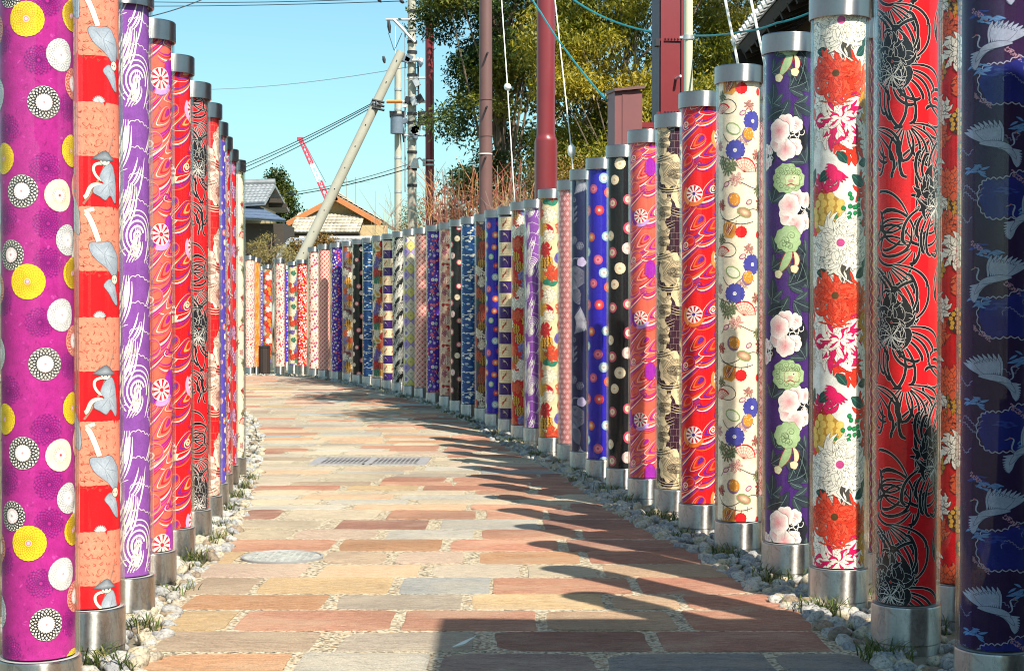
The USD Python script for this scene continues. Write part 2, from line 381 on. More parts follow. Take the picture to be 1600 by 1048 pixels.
obj("frame", mb.get(), M["grey_plate"], g)
for sx in (-1, 1):
    mb = MB()
    for k in range(11):
        mb.box((sx * .185 - .165 + k * .033, 0, .0045), (.0105, GD - .12, .002))
    for k in range(5):
        mb.box((sx * .185, -GD / 2 + .105 + k * .1025, .0047), (.345, .026, .002))
    obj("grating", mb.get(), M["grey_plate"], g)
obj("pit", MB().box((0, 0, .0008), (GW - .08, GD - .06, .002)).get(), M["dark_pit"], g)
M["cover_rim"] = mat("cover_rim_iron", (.24, .24, .24), .6)
c_ = thing("round_cover", "round pale cover with worn pattern, between paving stones near the left edge", "manhole cover", (cover_c[0], cover_c[1], float(ground(cover_c[1]))))
obj("rim", lathe([(COVER_R, -.02), (COVER_R, .010), (COVER_R - .008, .012), (COVER_R - .012, .006)], 40), M["cover_rim"], c_)
obj("lid", lathe([(COVER_R - .012, .0), (COVER_R - .012, .007), (COVER_R * .55, .0085), (0.0005, .009)], 40), M["cover"], c_)
M["cover_dark"] = mat("cover_relief", (.31, .32, .30), .7, 0, .4, 45)
mb = MB()
for k in range(9):
    x = -.116 + k * .029; L = math.sqrt(max(.01, (COVER_R - .03) ** 2 - x * x))
    for j in range(-4, 5):
        if abs(j * .029) < L: mb.box((x, j * .029, .0095), (.015, .008 if (k + j) % 2 else .018, .003))
obj("raised_studs", mb.get(), M["cover_dark"], c_)

# gravel along both edges
def pebble(seed, flat=.65):
    m = trimesh.creation.icosphere(subdivisions=1)
    v = np.array(m.vertices); r = np.random.RandomState(seed)
    for _ in range(5):
        n = r.normal(size=3); n /= np.linalg.norm(n); h = r.uniform(.55, .9)
        over = v @ n - h; v = v - np.where(over > 0, over, 0)[:, None] * n * .85
    v *= (1 + .10 * r.normal(size=(len(v), 1))) * np.array([1.0, r.uniform(.7, .95), flat])
    return v, np.array(m.faces)
PEB = [pebble(k) for k in range(14)]
def pebble_mat(name, c):
    c = np.array(c)
    return usdkit.material(stage, "/World/Looks/" + name, {
        "g": ("geometry", {}), "n": ("noise_texture", {"scale": 95.0, "detail": 6.0, "roughness": .78}), "n2": ("noise_texture", {"scale": 9.0, "detail": 3.0}),
        "r": ("rgb_ramp", {"ramp": [(.35, tuple(c * .20)), (.46, tuple(c * .75)), (.7, tuple(np.minimum(c * 1.25, .8)))]}),
        "r2": ("rgb_ramp", {"ramp": [(.3, (.75, .75, .8)), (.5, (1, 1, 1)), (.75, (1.1, 1.0, .82))]}),
        "mm": ("mix_color", {"blend_type": "multiply", "fac": 1.0, "use_clamp": False}),
        "b": ("bump", {"strength": .6, "distance": .006}), "p": ("principled_bsdf", {"roughness": .85, "specular_ior_level": .3})},
        [("g.position", "n.vector"), ("g.position", "n2.vector"), ("n.fac", "r.fac"), ("n2.fac", "r2.fac"), ("r.color", "mm.a"), ("r2.color", "mm.b"), ("mm.result", "p.base_color"), ("n.fac", "b.height"), ("b.normal", "p.normal")], surface="p.BSDF")
PM = [pebble_mat("white_pebble", (.47, .45, .41)), pebble_mat("grey_pebble", (.34, .34, .34)), pebble_mat("cream_pebble", (.48, .42, .31)), pebble_mat("brown_pebble", (.28, .22, .16))]
PMW = [0] * 9 + [1] * 6 + [2] * 5 + [3] * 2
M["soil"] = mat("gravel_soil", (.20, .165, .115), .95, var=.5, scale=30, bump=.7, bscale=120, coord="world")
rp = np.random.RandomState(5)
PEB_FAR = []
for k in range(10):
    m = trimesh.creation.icosphere(subdivisions=0); q = np.random.RandomState(90 + k)
    PEB_FAR.append((np.array(m.vertices) * (1 + .16 * q.normal(size=(12, 1))) * [1, q.uniform(.7, .95), .65], np.array(m.faces)))
def rot_pebble(k, size, c, far=False):
    v, f = PEB_FAR[k % 10] if far else PEB[k]
    T = trimesh.transformations.euler_matrix(rp.uniform(-.5, .5), rp.uniform(-.5, .5), rp.uniform(0, 6.3))[:3, :3]
    return (v * size) @ T.T + c, f
def bed(name, side, label):
    edge = xl if side < 0 else xr
    w = (.62 if side < 0 else .95)
    root = UsdGeom.Xform.Define(stage, "/World/" + name).GetPrim()
    tag(root, label, None, None, "structure")
    ds = np.arange(1.6, 28.0, .25)
    xs = (lambda d: (edge(d) - w, edge(d) + .03)) if side < 0 else (lambda d: (edge(d) - .03, edge(d) + w))
    obj("soil", sheet(xs, ds, 4, -.012), M["soil"], root, smooth=True)
    spots = []
    d = 3.2
    while d < 27.5:
        dens = 90 if d < 9 else 55
        step = .10
        size0 = .0225 if d < 9 else .027
        n = rp.poisson(dens * step * w * 3.2 / (1 if d < 12 else 1.6))
        for _ in range(n):
            off = rp.uniform(-.01, w) if rp.rand() < .6 else abs(rp.normal(0, .12)) - .01
            if off > w: continue
            spots.append((edge(d) + side * off, d + rp.uniform(0, step), size0 * rp.lognormal(0, .38), off))
        d += step
    spots.sort(key=lambda s: s[1] - (6 * s[2] if s[2] > .03 else 0))
    near, rest = 0, [MB() for _ in PM]
    for x, y, r, off in spots:
        r = min(r, .042)
        k = rp.randint(len(PEB)); m = PMW[rp.randint(len(PMW))]
        c = np.array([x, y, float(ground(y)) - .012 + r * rp.uniform(.25, .55)])
        if near < 150 and r > .019 and off < .5:
            obj("pebble", rot_pebble(k, r, c), PM[m], root, smooth=50); near += 1
        else:
            rest[m].add(*rot_pebble(k, r, c, y > 8.0 or r < .012))
    for m in range(len(PM)):
        obj("loose_gravel", rest[m].get(), PM[m], root, smooth=50, kind="stuff")
    return root
bed("gravel_bed", -1, "strip of white pebbles along the left edge of the path")
bed("gravel_bed_001", 1, "strip of grey and white pebbles along the right edge of the path")
# ------------------------------------------------------------------ printed cloth: a small drawing kit that lays flat coloured shapes on the cloth cylinder
RF, Z0, Z1 = .086, .135, 1.99          # radius of the cloth, its lower and upper edge
CIRC = 2 * math.pi * RF

class Cell:
    """flat shapes in cloth coordinates: s along the circumference, z upwards (metres); lay orders the shapes"""
    def __init__(s): s.p, s.f, s.c, s.l, s.n = [], [], [], [], 0
    def raw(s, pts, tris, col, lay):
        s.p.append(pts); s.f.append(np.asarray(tris) + s.n); s.n += len(pts)
        s.c.append(np.broadcast_to(np.asarray(col, float), (len(pts), 3))); s.l.append(np.full(len(pts), float(lay)))
    def strip(s, pts, w, col, lay=1.0):
        p = np.asarray(pts, float); n = len(p)
        t = np.gradient(p, axis=0); t /= np.maximum(np.hypot(t[:, 0], t[:, 1])[:, None], 1e-9)
        o = np.stack([-t[:, 1], t[:, 0]], 1) * (np.broadcast_to(np.asarray(w, float), n)[:, None] / 2)
        i = np.arange(n - 1)
        s.raw(np.vstack([p + o, p - o]), np.vstack([np.stack([i, i + n, i + 1], 1), np.stack([i + 1, i + n, i + n + 1], 1)]), col, lay)
    def blob(s, c, out, col, lay=1.0, col2=None):
        """star-shaped outline (n, 2) round c, filled in rings so that it follows the cylinder"""
        out = np.asarray(out, float); c = np.asarray(c, float); n = len(out)
        R = np.abs(out - c).max(); k = 1 if col2 is None else 4
        fr = np.linspace(0, 1, k + 1)[1:]
        pts = np.vstack([[c]] + [c + (out - c) * q for q in fr])
        j = np.arange(n); jn = (j + 1) % n
        tr = [np.stack([np.zeros(n, int), 1 + j, 1 + jn], 1)]
        for q in range(k - 1):
            a = 1 + q * n
            tr += [np.stack([a + j, a + n + j, a + jn], 1), np.stack([a + jn, a + n + j, a + n + jn], 1)]
        if col2 is None: s.raw(pts, np.vstack(tr), col, lay)
        else:
            w = np.concatenate([[0], np.repeat(fr, n)])[:, None]
            s.raw(pts, np.vstack(tr), np.asarray(col) * (1 - w) + np.asarray(col2) * w, lay)
    def disc(s, x, z, rx, col, lay=1.0, rz=None, n=20, rot=0.0, col2=None, wob=0.0, k=0):
        n = max(6, int(n * Q)) if not wob else n
        a = np.arange(n) * 2 * math.pi / n
        r = 1 + wob * np.cos(k * a) if wob else np.ones(n)
        u, w = rx * r * np.cos(a), (rz or rx) * r * np.sin(a)
        s.blob((x, z), np.stack([x + u * math.cos(rot) - w * math.sin(rot), z + u * math.sin(rot) + w * math.cos(rot)], 1), col, lay, col2)
    def ring(s, x, z, r, w, col, lay=1.0, n=28, rz=None, a0=0.0, a1=2 * math.pi, rot=0.0):
        n = max(6, int(n * Q))
        a = np.linspace(a0, a1, n); u, q = r * np.cos(a), (rz or r) * np.sin(a)
        s.strip(np.stack([x + u * math.cos(rot) - q * math.sin(rot), z + u * math.sin(rot) + q * math.cos(rot)], 1), w, col, lay)
    def rect(s, x0, x1, z0, z1, col, lay=1.0):
        n = max(2, int((x1 - x0) / .008) + 1); x = np.linspace(x0, x1, n)
        s.strip(np.stack([x, np.full(n, (z0 + z1) / 2)], 1), z1 - z0, col, lay)
NF, DS, Q = 48, CIRC / 48, 1.0
ARC = 9.9
def detail(q, arc=9.9):
    global NF, DS, Q, ARC
    ARC = arc
    NF = 48 if q > .7 else 32; DS = CIRC / NF; Q = q
#      # the cloth is laid as 72 flat facets; shapes are cut at their edges so that every layer stays parallel
def facet_cut(p, f, c, l):
    p, c, l = p.copy(), c.copy(), l.copy()
    done = []
    for _ in range(12):
        s_ = p[f, 0]; lo, hi = s_.min(1), s_.max(1)
        cut = np.round((lo + hi) / 2 / DS) * DS
        for alt in (np.floor(hi / DS - 1e-6) * DS, np.ceil(lo / DS + 1e-6) * DS):
            bad = ~((cut > lo + 1e-7) & (cut < hi - 1e-7)); cut = np.where(bad, alt, cut)
        m = (cut > lo + 1e-7) & (cut < hi - 1e-7)
        done.append(f[~m])
        if not m.any(): break
        f, s_, cut = f[m], s_[m], cut[m]
        side = s_ > cut[:, None]; one = np.where(side.sum(1) == 1, side.argmax(1), np.where(side.sum(1) == 2, (~side).argmax(1), 0))
        r = np.arange(len(f)); i0, i1, i2 = f[r, one], f[r, (one + 1) % 3], f[r, (one + 2) % 3]
        n = len(p); new_p, new_c, new_l = [], [], []
        for a, b in ((i0, i1), (i0, i2)):
            den = p[b, 0] - p[a, 0]; t = np.clip((cut - p[a, 0]) / np.where(np.abs(den) < 1e-12, 1, den), 0, 1)[:, None]
            q = p[a] * (1 - t) + p[b] * t; q[:, 0] = cut
            new_p.append(q); new_c.append(c[a] * (1 - t) + c[b] * t); new_l.append(l[a])
        A = n + r; B = n + len(f) + r
        p = np.vstack([p] + new_p); c = np.vstack([c] + new_c); l = np.concatenate([l] + new_l)
        f = np.vstack([np.stack([i0, A, B], 1), np.stack([A, i1, i2], 1), np.stack([A, i2, B], 1)])
    else:
        done.append(f)
    return p, np.vstack(done), c, l

def tile(cell, period, shifts=((0.0, 0.0),), jig=0.0):
    """repeat a cell up the cloth; shifts: (ds, dz) of each column round the cylinder"""
    P, F, C, L, n = [], [], [], [], 0
    p, f, c, l = np.vstack(cell.p), np.vstack(cell.f), np.vstack(cell.c), np.concatenate(cell.l)
    p, f, c, l = facet_cut(p, f, c, l)
    for ds, dz in shifts:
        k0 = int(math.floor((Z0 - dz - p[:, 1].max()) / period)); k1 = int(math.ceil((Z1 - dz - p[:, 1].min()) / period))
        for k in range(k0, k1 + 1):
            q = p + [ds, dz + k * period]
            z = q[:, 1]
            if z.max() < Z0 or z.min() > Z1: continue
            keep = ~((z[f] < Z0).all(1) | (z[f] > Z1).all(1)) & (np.abs((q[f, 0].mean(1) / RF + math.pi) % (2 * math.pi) - math.pi) < ARC)
            if not keep.any(): continue
            g = f[keep]; ids, inv = np.unique(g, return_inverse=True)
            P.append(q[ids]); C.append(c[ids]); L.append(l[ids]); F.append(inv.reshape(-1, 3) + n); n += len(ids)
    return np.vstack(P), np.vstack(F), np.vstack(C), np.concatenate(L)

def cloth(bg, parts, bands=None):
    """the cloth cylinder and its print as one coloured mesh. parts: results of tile(); bands: [(z, colour)] sharp changes of ground colour"""
    k = NF
    th = np.arange(k + 1) * 2 * math.pi / k
    zs = [Z0, Z1]; V, F, C, n = [], [], [], 0
    a = np.stack([RF * np.sin(th), -RF * np.cos(th)], 1)
    v = np.vstack([np.column_stack([a, np.full(k + 1, Z0)]), np.column_stack([a, np.full(k + 1, Z1)])])
    i = np.arange(k)
    V.append(v); F.append(np.vstack([np.stack([i, i + 1, i + k + 2], 1), np.stack([i, i + k + 2, i + k + 1], 1)])); C.append(np.broadcast_to(np.asarray(bg, float), (len(v), 3))); n = len(v)
    N = [np.column_stack([np.vstack([a, a]) / RF, np.zeros(len(v))])]
    for p, f, c, l in parts:
        z = np.clip(p[:, 1], Z0, Z1); ph = p[:, 0] / RF; r = RF + .0002 + l * .0004
        sn, cs = np.sin(ph), np.cos(ph)
        k0 = np.floor(p[:, 0] / DS + 1e-6); t = p[:, 0] / DS - k0; a0, a1 = k0 * DS / RF, (k0 + 1) * DS / RF
        v = np.stack([r * (np.sin(a0) * (1 - t) + np.sin(a1) * t), -r * (np.cos(a0) * (1 - t) + np.cos(a1) * t), z], 1)
        V.append(v); C.append(c); N.append(np.stack([sn, -cs, np.zeros(len(v))], 1))
        # keep every face turned outwards
        fn = np.cross(p[f[:, 1]] - p[f[:, 0]], p[f[:, 2]] - p[f[:, 0]])
        g = f.copy(); g[fn < 0] = g[fn < 0][:, ::-1]
        F.append(g + n); n += len(v)
    return (np.vstack(V), np.vstack(F), np.vstack(N)), np.vstack(C)

# ---- motifs
WHITE, CREAM, BLACK = S("f4efe6", .92), S("f3e2c6", .95), S("17161a")
def line(a, b, n=8): return np.linspace(a, b, n)
def petal(C, x, z, ang, r0, r1, w, curl, col, out, ol, lay, n=7, tip=.75):
    n = max(4, int(n * Q))
    t = np.linspace(0, 1, n); r = r0 + (r1 - r0) * t; a = ang + curl * t ** 2
    p = np.stack([x + r * np.cos(a), z + r * np.sin(a)], 1)
    prof = np.clip(np.sin(np.pi * np.clip(t, 0, 1) ** tip * .93 + .07), .12, 1)
    if out is not None: 
        e = p.copy(); e[-1] += (p[-1] - p[-2]) / max(np.linalg.norm(p[-1] - p[-2]), 1e-9) * ol
        C.strip(e, w * prof + 2 * ol, out, lay)
    C.strip(p, w * prof, col, lay + .02)
def chrys(C, x, z, R, cols, out, rnd, lay=1.0, rings=4, n=13, curl=.45, w=None, ol=.0011, heart=None):
    """a many-petalled chrysanthemum, outer ring first"""
    w = w or R * .23
    j = 0
    for q in range(rings):
        r1 = R * (1 - q / rings * .86); r0 = max(r1 - R * .55, R * .04)
        m = max(6, int(n * (1 - .6 * q / rings)))
        for k in range(m):
            a = 2 * math.pi * (k + .5 * (q % 2)) / m + rnd.uniform(-.12, .12)
            petal(C, x, z, a, r0, r1 * rnd.uniform(.88, 1.06), w * (1 - .5 * q / rings), rnd.uniform(-curl, curl), cols[(k + q) % len(cols)] if len(cols) > 1 else cols[0], out, ol, lay + .14 * q + .006 * k)
    if heart is not None: C.disc(x, z, R * .13, heart, lay + .14 * rings + .03, n=10)
def leaf(C, x, z, ang, L, w, col, vein=None, lay=.6, bend=.2, n=9, out=None):
    t = np.linspace(0, 1, n); a = ang + bend * (t - .5)
    p = np.stack([x + L * t * np.cos(a), z + L * t * np.sin(a)], 1)
    prof = np.sin(np.pi * np.clip(t, .02, .98)) ** .8
    if out is not None: C.strip(p, w * prof + .002, out, lay - .01)
    C.strip(p, w * prof, col, lay)
    if vein is not None: C.strip(p[:-1], .0012, vein, lay + .02)
def lobed(C, x, z, R, col, out, rnd, lay, col2=None, lobes=5, ol=.0012, rz=None, amp=.16):
    n = 30; a = np.arange(n) * 2 * math.pi / n; ph = rnd.uniform(0, 6.3)
    r = 1 + amp * np.abs(np.sin(lobes * a / 2 + ph)) - amp / 2 + .04 * np.cos(3 * a + ph)
    o = np.stack([x + R * r * np.cos(a), z + (rz or R) * r * np.sin(a)], 1); c = np.array([x, z])
    if out is not None: C.blob(c, c + (o - c) * (1 + ol / R), out, lay)
    C.blob(c, o, col, lay + .02, col2)
def spiro(C, x, z, r0, r1, col, w, lay, n=20, twist=1.3, both=True, m=8):
    t = np.linspace(0, 1, m); r = r0 + (r1 - r0) * t
    for sg in ((1, -1) if both else (1,)):
        for k in range(n):
            a = 2 * math.pi * k / n + sg * twist * t
            C.strip(np.stack([x + r * np.cos(a), z + r * np.sin(a)], 1), w, col, lay)
def daisy(C, x, z, r, n, col, out, lay, heart=None):
    for k in range(n):
        petal(C, x, z, 2 * math.pi * k / n, r * .15, r, 2.0 * math.pi * r / n * .62, 0, col, out, .0006, lay, n=5, tip=1.0)
    if heart is not None: C.disc(x, z, r * .17, heart, lay + .05, n=10)
def spiral(C, x, z, r, turns, w, col, lay, a0=0.0, sq=1.0, n=44, rot=0.0, inner=.08):
    n = max(12, int(n * Q))
    t = np.linspace(0, 1, n); rr = r * (inner + (1 - inner) * t); a = a0 + turns * 2 * math.pi * t
    u, q = rr * np.cos(a), sq * rr * np.sin(a)
    C.strip(np.stack([x + u * math.cos(rot) - q * math.sin(rot), z + u * math.sin(rot) + q * math.cos(rot)], 1), w * (.35 + .65 * np.sin(np.pi * np.clip(t, .03, .97))), col, lay)
def stroke(C, pts, w, col, lay=1.0, n=16, flat=False):
    """brush stroke through control points, tapering at both ends"""
    n = max(4, int(n * Q))
    p = np.asarray(pts, float); u = np.linspace(0, len(p) - 1, n)
    try:
        from scipy.interpolate import CubicSpline
        q = CubicSpline(np.arange(len(p)), p)(u)
    except Exception:
        q = np.stack([np.interp(u, np.arange(len(p)), p[:, i]) for i in (0, 1)], 1)
    t = np.linspace(0, 1, n)
    C.strip(q, w * (np.ones(n) if flat else np.sin(np.pi * np.clip(t, .04, .96)) ** .7), col, lay)
def swirl_lobe(C, x, z, L, wd, rot, cols, lay, n=26, anchor=.9):
    """nested teardrops that share one end"""
    a = np.linspace(0, 2 * math.pi, n, endpoint=False)
    for k, col in enumerate(cols):
        s_ = 1 - k / len(cols) * .92
        cx = (1 - s_) * L * anchor * -.5
        u = cx + L / 2 * s_ * np.cos(a); q = wd / 2 * s_ * np.sin(a) * (1 + .35 * np.cos(a))
        pts = np.stack([x + u * math.cos(rot) - q * math.sin(rot), z + u * math.sin(rot) + q * math.cos(rot)], 1)
        C.blob((x + cx * math.cos(rot), z + cx * math.sin(rot)), pts, col, lay + .04 * k)
def wheel(C, x, z, r, ca, cb, hub, lay, n=20):
    C.disc(x, z, r, cb, lay, n=26)
    for k in range(n // 2):
        a0, a1 = 2 * math.pi * (2 * k) / n, 2 * math.pi * (2 * k + 1) / n
        C.raw(np.array([[x + r * .14 * math.cos((a0 + a1) / 2), z + r * .14 * math.sin((a0 + a1) / 2)], [x + r * .96 * math.cos(a0), z + r * .96 * math.sin(a0)], [x + r * .96 * math.cos(a1), z + r * .96 * math.sin(a1)]]), [[0, 1, 2]], ca, lay + .05)
    C.disc(x, z, r * .2, hub, lay + .1, n=12)
def rosette(C, x, z, r, edge, mid, heart, lay=1.0):
    C.disc(x, z, r, edge, lay, n=40, wob=.045, k=20)
    C.disc(x, z, r * .62, mid, lay + .05, n=20)
    C.disc(x, z, r * .27, heart, lay + .1, n=12)
def scales(C, x, z, R, col, out, lay, rnd):
    """a flower of overlapping rounded scales"""
    C.disc(x, z, R, out, lay, n=24)
    k = 0
    for row in range(6):
        zz = z + R * (.85 - row * .33)
        half = math.sqrt(max(0, R * R - (zz - z) ** 2)); m = max(1, int(half * 2 / (R * .42)))
        for i in range(m):
            xx = x - half + (i + .5 + .25 * (row % 2)) * 2 * half / m
            C.disc(xx, zz, R * .21, out, lay + .02 + .03 * row + .001 * i, n=10); C.disc(xx, zz + .0008, R * .21 - .0011, col, lay + .035 + .03 * row + .001 * i, n=10)
            k += 1
def cloudline(C, pts, w, col, lay, n=60, amp=.004, k=9):
    """wavering scalloped outline through control points"""
    n = max(20, int(n * Q))
    from scipy.interpolate import CubicSpline
    p = np.asarray(pts, float); u = np.linspace(0, len(p) - 1, n); q = CubicSpline(np.arange(len(p)), p)(u)
    t = np.gradient(q, axis=0); t /= np.hypot(t[:, 0], t[:, 1])[:, None] + 1e-9
    q = q + np.stack([-t[:, 1], t[:, 0]], 1) * (amp * np.abs(np.sin(np.linspace(0, k * math.pi, n))))[:, None]
    C.strip(q, w, col, lay)
def scatter(W, P, md, rnd, tries=900):
    out = []
    for _ in range(tries):
        x, z = rnd.uniform(0, W), rnd.uniform(0, P)
        if all(math.hypot(min(abs(x - a), W - abs(x - a)), min(abs(z - b), P - abs(z - b))) > md for a, b in out): out.append((x, z))
    return out
def kana(C, x, z, h, rnd, col, lay, n=5):
    """a column of loose brush script"""
    zz = z
    for _ in range(n):
        s_ = h * rnd.uniform(.75, 1.1)
        for _ in range(rnd.randint(2, 3)):
            a, b = rnd.uniform(-.4, .4) * s_, rnd.uniform(-.45, .45) * s_
            stroke(C, [(x + a, zz + b), (x + a + rnd.uniform(-.4, .4) * s_, zz + b - rnd.uniform(.1, .4) * s_), (x + rnd.uniform(-.4, .4) * s_, zz - rnd.uniform(.1, .5) * s_)], s_ * .13, col, lay, n=6)
        zz -= h * 1.25
# ------------------------------------------------------------------ the prints
def base_px(d): return HOR + FPX * (CAM_Z - float(ground(d))) / d
def mapper(xc, p):
    d = 2.05 * FPX / p; by = base_px(d); a = RF / 2.05 * p
    return lambda x, y: (RF * math.asin(max(-.999, min(.999, (x - xc) / a))), (by - y) / p * 2.05), 2.05 / p
TWO = lambda P: [(0, 0), (CIRC / 2, P * .5)]

def pr_magenta():
    m, k = mapper(59, 1312); rnd = random.Random(1); P = 400 * k
    yel, gold, pink, dk = S("f2d22e"), S("c79a12"), S("e9b9c6"), S("7a1a74")
    bg = S("aa2582")
    full, plain = Cell(), Cell()
    for x, y, kind, dia in [(44, 441, "y", 54), (112, 426, "y", 50), (95, 492, "w", 50), (112, 532, "r", 48), (70, 567, "b", 50), (2, 552, "w", 50), (110, 637, "y", 50), (10, 652, "y", 48), (36, 703, "b", 50), (92, 708, "c", 50), (104, 776, "w", 48), (20, 800, "b", 46), (1, 852, "r", 46), (110, 828, "y", 46),
                            (75, 412, "d", 48), (8, 470, "d", 48), (62, 503, "d", 46), (15, 608, "d", 48), (106, 570, "d", 44), (72, 668, "d", 50), (75, 752, "d", 48), (12, 745, "d", 50), (44, 640, "d", 0), (46, 590, "d", 0)]:
        if not dia: continue
        s_, z = m(x, y); R = dia * k / 2
        for C, rich in ((full, True), (plain, False)):
            if kind == "d":
                if rich: spiro(C, s_, z, R * .12, R, dk, .0016, .5, 16, 1.5)
                else: C.disc(s_, z, R, S("a3248a"), .4)
                continue
            out = {"y": S("8a2a5a"), "b": S("2a2428"), "w": S("70586a"), "c": S("8a3040"), "r": S("c03038")}[kind]
            base = {"y": yel, "b": WHITE, "w": WHITE, "c": CREAM, "r": S("f0b8a0")}[kind]
            C.disc(s_, z, R + .0012, out, 1.0, n=48, wob=.012, k=24); C.disc(s_, z, R, base, 1.1, n=48, wob=.012, k=24)
            if rich:
                if kind == "y": spiro(C, s_, z, R * .2, R * .97, gold, .0013, 1.3, 20, 1.25)
                elif kind == "b": spiro(C, s_, z, R * .50, R * .98, S("2a2628"), .0029, 1.3, 22, .42, m=6)
                elif kind == "w": spiro(C, s_, z, R * .4, R * .98, S("8a8a9c"), .0012, 1.3, 20, .9)
                elif kind == "r": spiro(C, s_, z, R * .4, R * .98, S("c02028"), .0022, 1.3, 20, .6, m=5)
                if kind in "wbr": C.disc(s_, z, R * .5, S("f4e4e4"), 1.5); daisy(C, s_, z, R * .48, 18, S("fbf2f0"), S("d88f96"), 1.6, S("d8a0a4"))
                elif kind == "c": daisy(C, s_, z, R * .5, 16, S("f6e8da"), S("a8303c"), 1.6, S("c04450"))
                else: C.disc(s_, z, R * .17, pink, 1.6, n=12); C.ring(s_, z, R * .12, .0012, S("a04a60"), 1.7, n=12)
    mot = Cell()
    for _ in range(420): mot.disc(rnd.uniform(0, CIRC), rnd.uniform(0, P), rnd.uniform(.002, .007), S(rnd.choice(("b53390", "a01e7c", "bc4198", "981a76"))), .1 + rnd.random() * .2, rz=rnd.uniform(.001, .004), n=7, rot=rnd.uniform(0, 3))
    return cloth(bg, [tile(full, P), tile(plain, P, [(CIRC / 2, P * .4)]), tile(mot, P)])

def smooth_loop(o, m=4):
    from scipy.interpolate import CubicSpline
    q = np.vstack([o, o[:1]]); return CubicSpline(np.arange(len(q)), q, bc_type='periodic')(np.linspace(0, len(o), len(o) * m + 1)[:-1])
def frog_body(C, x, z, k, up):
    pale, line_, leafc, leafd = S("ece2cc"), S("5c4a44"), S("98a2b0"), S("6b7686")
    def limb(pts, w, lay): stroke(C, [(x + a * k, z + b * k) for a, b in pts], w * k + .0022, line_, lay, flat=True); stroke(C, [(x + a * k, z + b * k) for a, b in pts], w * k, pale, lay + .03, flat=True)
    def cloak(c, pts, veins, lay):
        o = np.array([(x + a * k, z + b * k) for a, b in pts]); o = smooth_loop(o); cc = np.array((x + c[0] * k, z + c[1] * k))
        C.blob(cc, cc + (o - cc) * 1.04, line_, lay); C.blob(cc, o, S("b4bcc8"), lay + .03, leafc)
        for v in veins: stroke(C, [(x + c[0] * k + (a - c[0]) * .1 * k, z + c[1] * k + (b - c[1]) * .1 * k) if i == 0 else (x + a * k, z + b * k) for i, (a, b) in enumerate([c, v])], .0014, leafd, lay + .06, n=5)
    if up:   # crouching figure with a leaf hat and staff
        stroke(C, [(x - 33 * k, z - 62 * k), (x - 8 * k, z - 20 * k), (x + 17 * k, z + 42 * k)], 3.2 * k, S("a88070"), 1.2, flat=True)
        limb([(2, 0), (-17, -4), (-14, -18), (-3, -24)], 4, 1.5); limb([(-2, -34), (-20, -34), (-26, -44), (-32, -52)], 6, 1.5)
        cloak((6, -30), [(2, -2), (14, 0), (22, -22), (24, -52), (19, -58), (10, -48), (2, -55), (-8, -50), (-18, -44), (-14, -34), (-2, -30), (-8, -20)], [(22, -50), (10, -46), (-8, -46), (14, -6), (20, -24)], 1.7)
        C.disc(x + 1 * k, z + 4 * k, 9 * k, line_, 1.9, rz=6 * k); C.disc(x + 1 * k, z + 4 * k, 8.2 * k, pale, 1.95, rz=5.3 * k)
        for q in (-3, 4): C.disc(x + q * k, z + 4 * k, 1.2 * k, BLACK, 2.0, n=8)
        o = np.array([(-20, 8), (-12, 14), (-4, 19), (2, 21), (8, 17), (14, 11), (19, 7), (8, 5), (-8, 5)]) * k + [x, z]
        C.blob((x, z + 11 * k), np.array([x, z + 11 * k]) + (o - [x, z + 11 * k]) * 1.05, line_, 2.1); C.blob((x, z + 11 * k), o, S("a0a6ae"), 2.15, S("5c646e"))
    else:    # leaping figure: pale leg, trailing leaf cloak
        limb([(-30, 60), (-22, 48), (-10, 16)], 8, 1.5); limb([(-31, 61), (-17, 66)], 6, 1.45)
        cloak((-2, -4), [(-22, 14), (-24, 4), (-14, -12), (4, -26), (16, -38), (27, -32), (28, -8), (20, 4), (14, 12), (4, 16), (-8, 14)], [(-16, 10), (24, -10), (18, -30), (4, -22), (10, 12)], 1.7)
        C.disc(x + 20 * k, z - 42 * k, 8 * k, line_, 1.9); C.disc(x + 20 * k, z - 42 * k, 7 * k, pale, 1.95)
        for q in (-3, 3): C.disc(x + (19 + q) * k, z - 42 * k, 1.2 * k, BLACK, 2.0, n=8)
        cloak((14, -56), [(4, -44), (10, -42), (20, -50), (27, -74), (25, -82), (16, -76), (6, -62), (-2, -52)], [(24, -76), (8, -50)], 1.7)
def pr_script():
    m, k = mapper(139, 1110); rnd = random.Random(4); P = 330 * k
    red, salmon, txt = S("e2161f"), S("ef8d73"), S("a85240")
    C, B = Cell(), Cell()
    z = lambda y: m(139, y)[1]
    for ya, yb in ((325, 425), (495, 579)):
        for t_ in (C, B):
            x = np.linspace(-CIRC / 4, CIRC / 4, 60)
            z0, z1 = z(yb), z(ya); 
            mid = (z0 + z1) / 2; j = np.array([rnd.uniform(-.002, .002) + (.012 if rnd.random() < .1 else 0) for _ in x])
            t_.strip(np.stack([x, np.full(60, mid)], 1), (z1 - z0) - np.abs(j) * 2, salmon, .4)
    for x in range(96, 190, 10):
        for ya, yb in ((330, 425), (500, 575)):
            kana(C, m(x, 400)[0], z(ya + 6), .019, rnd, txt, .8, n=int((yb - ya) / 11.5))
    frog_body(C, *m(163, 590 - 330), k, True); frog_body(C, *m(163, 725 - 330), k, False)
    frog_body(C, *m(106, 640 - 330), k, True)
    s_, zz = m(155, 490)
    for q in range(9): petal(C, s_, zz - .012, .35 + q * .3, .003, .020, .0065, 0, S("b9bcc0"), S("55504c"), .0008, 1.2 + q * .01, n=4)
    return cloth(red, [tile(C, P), tile(B, P, [(CIRC / 2, 0)])])

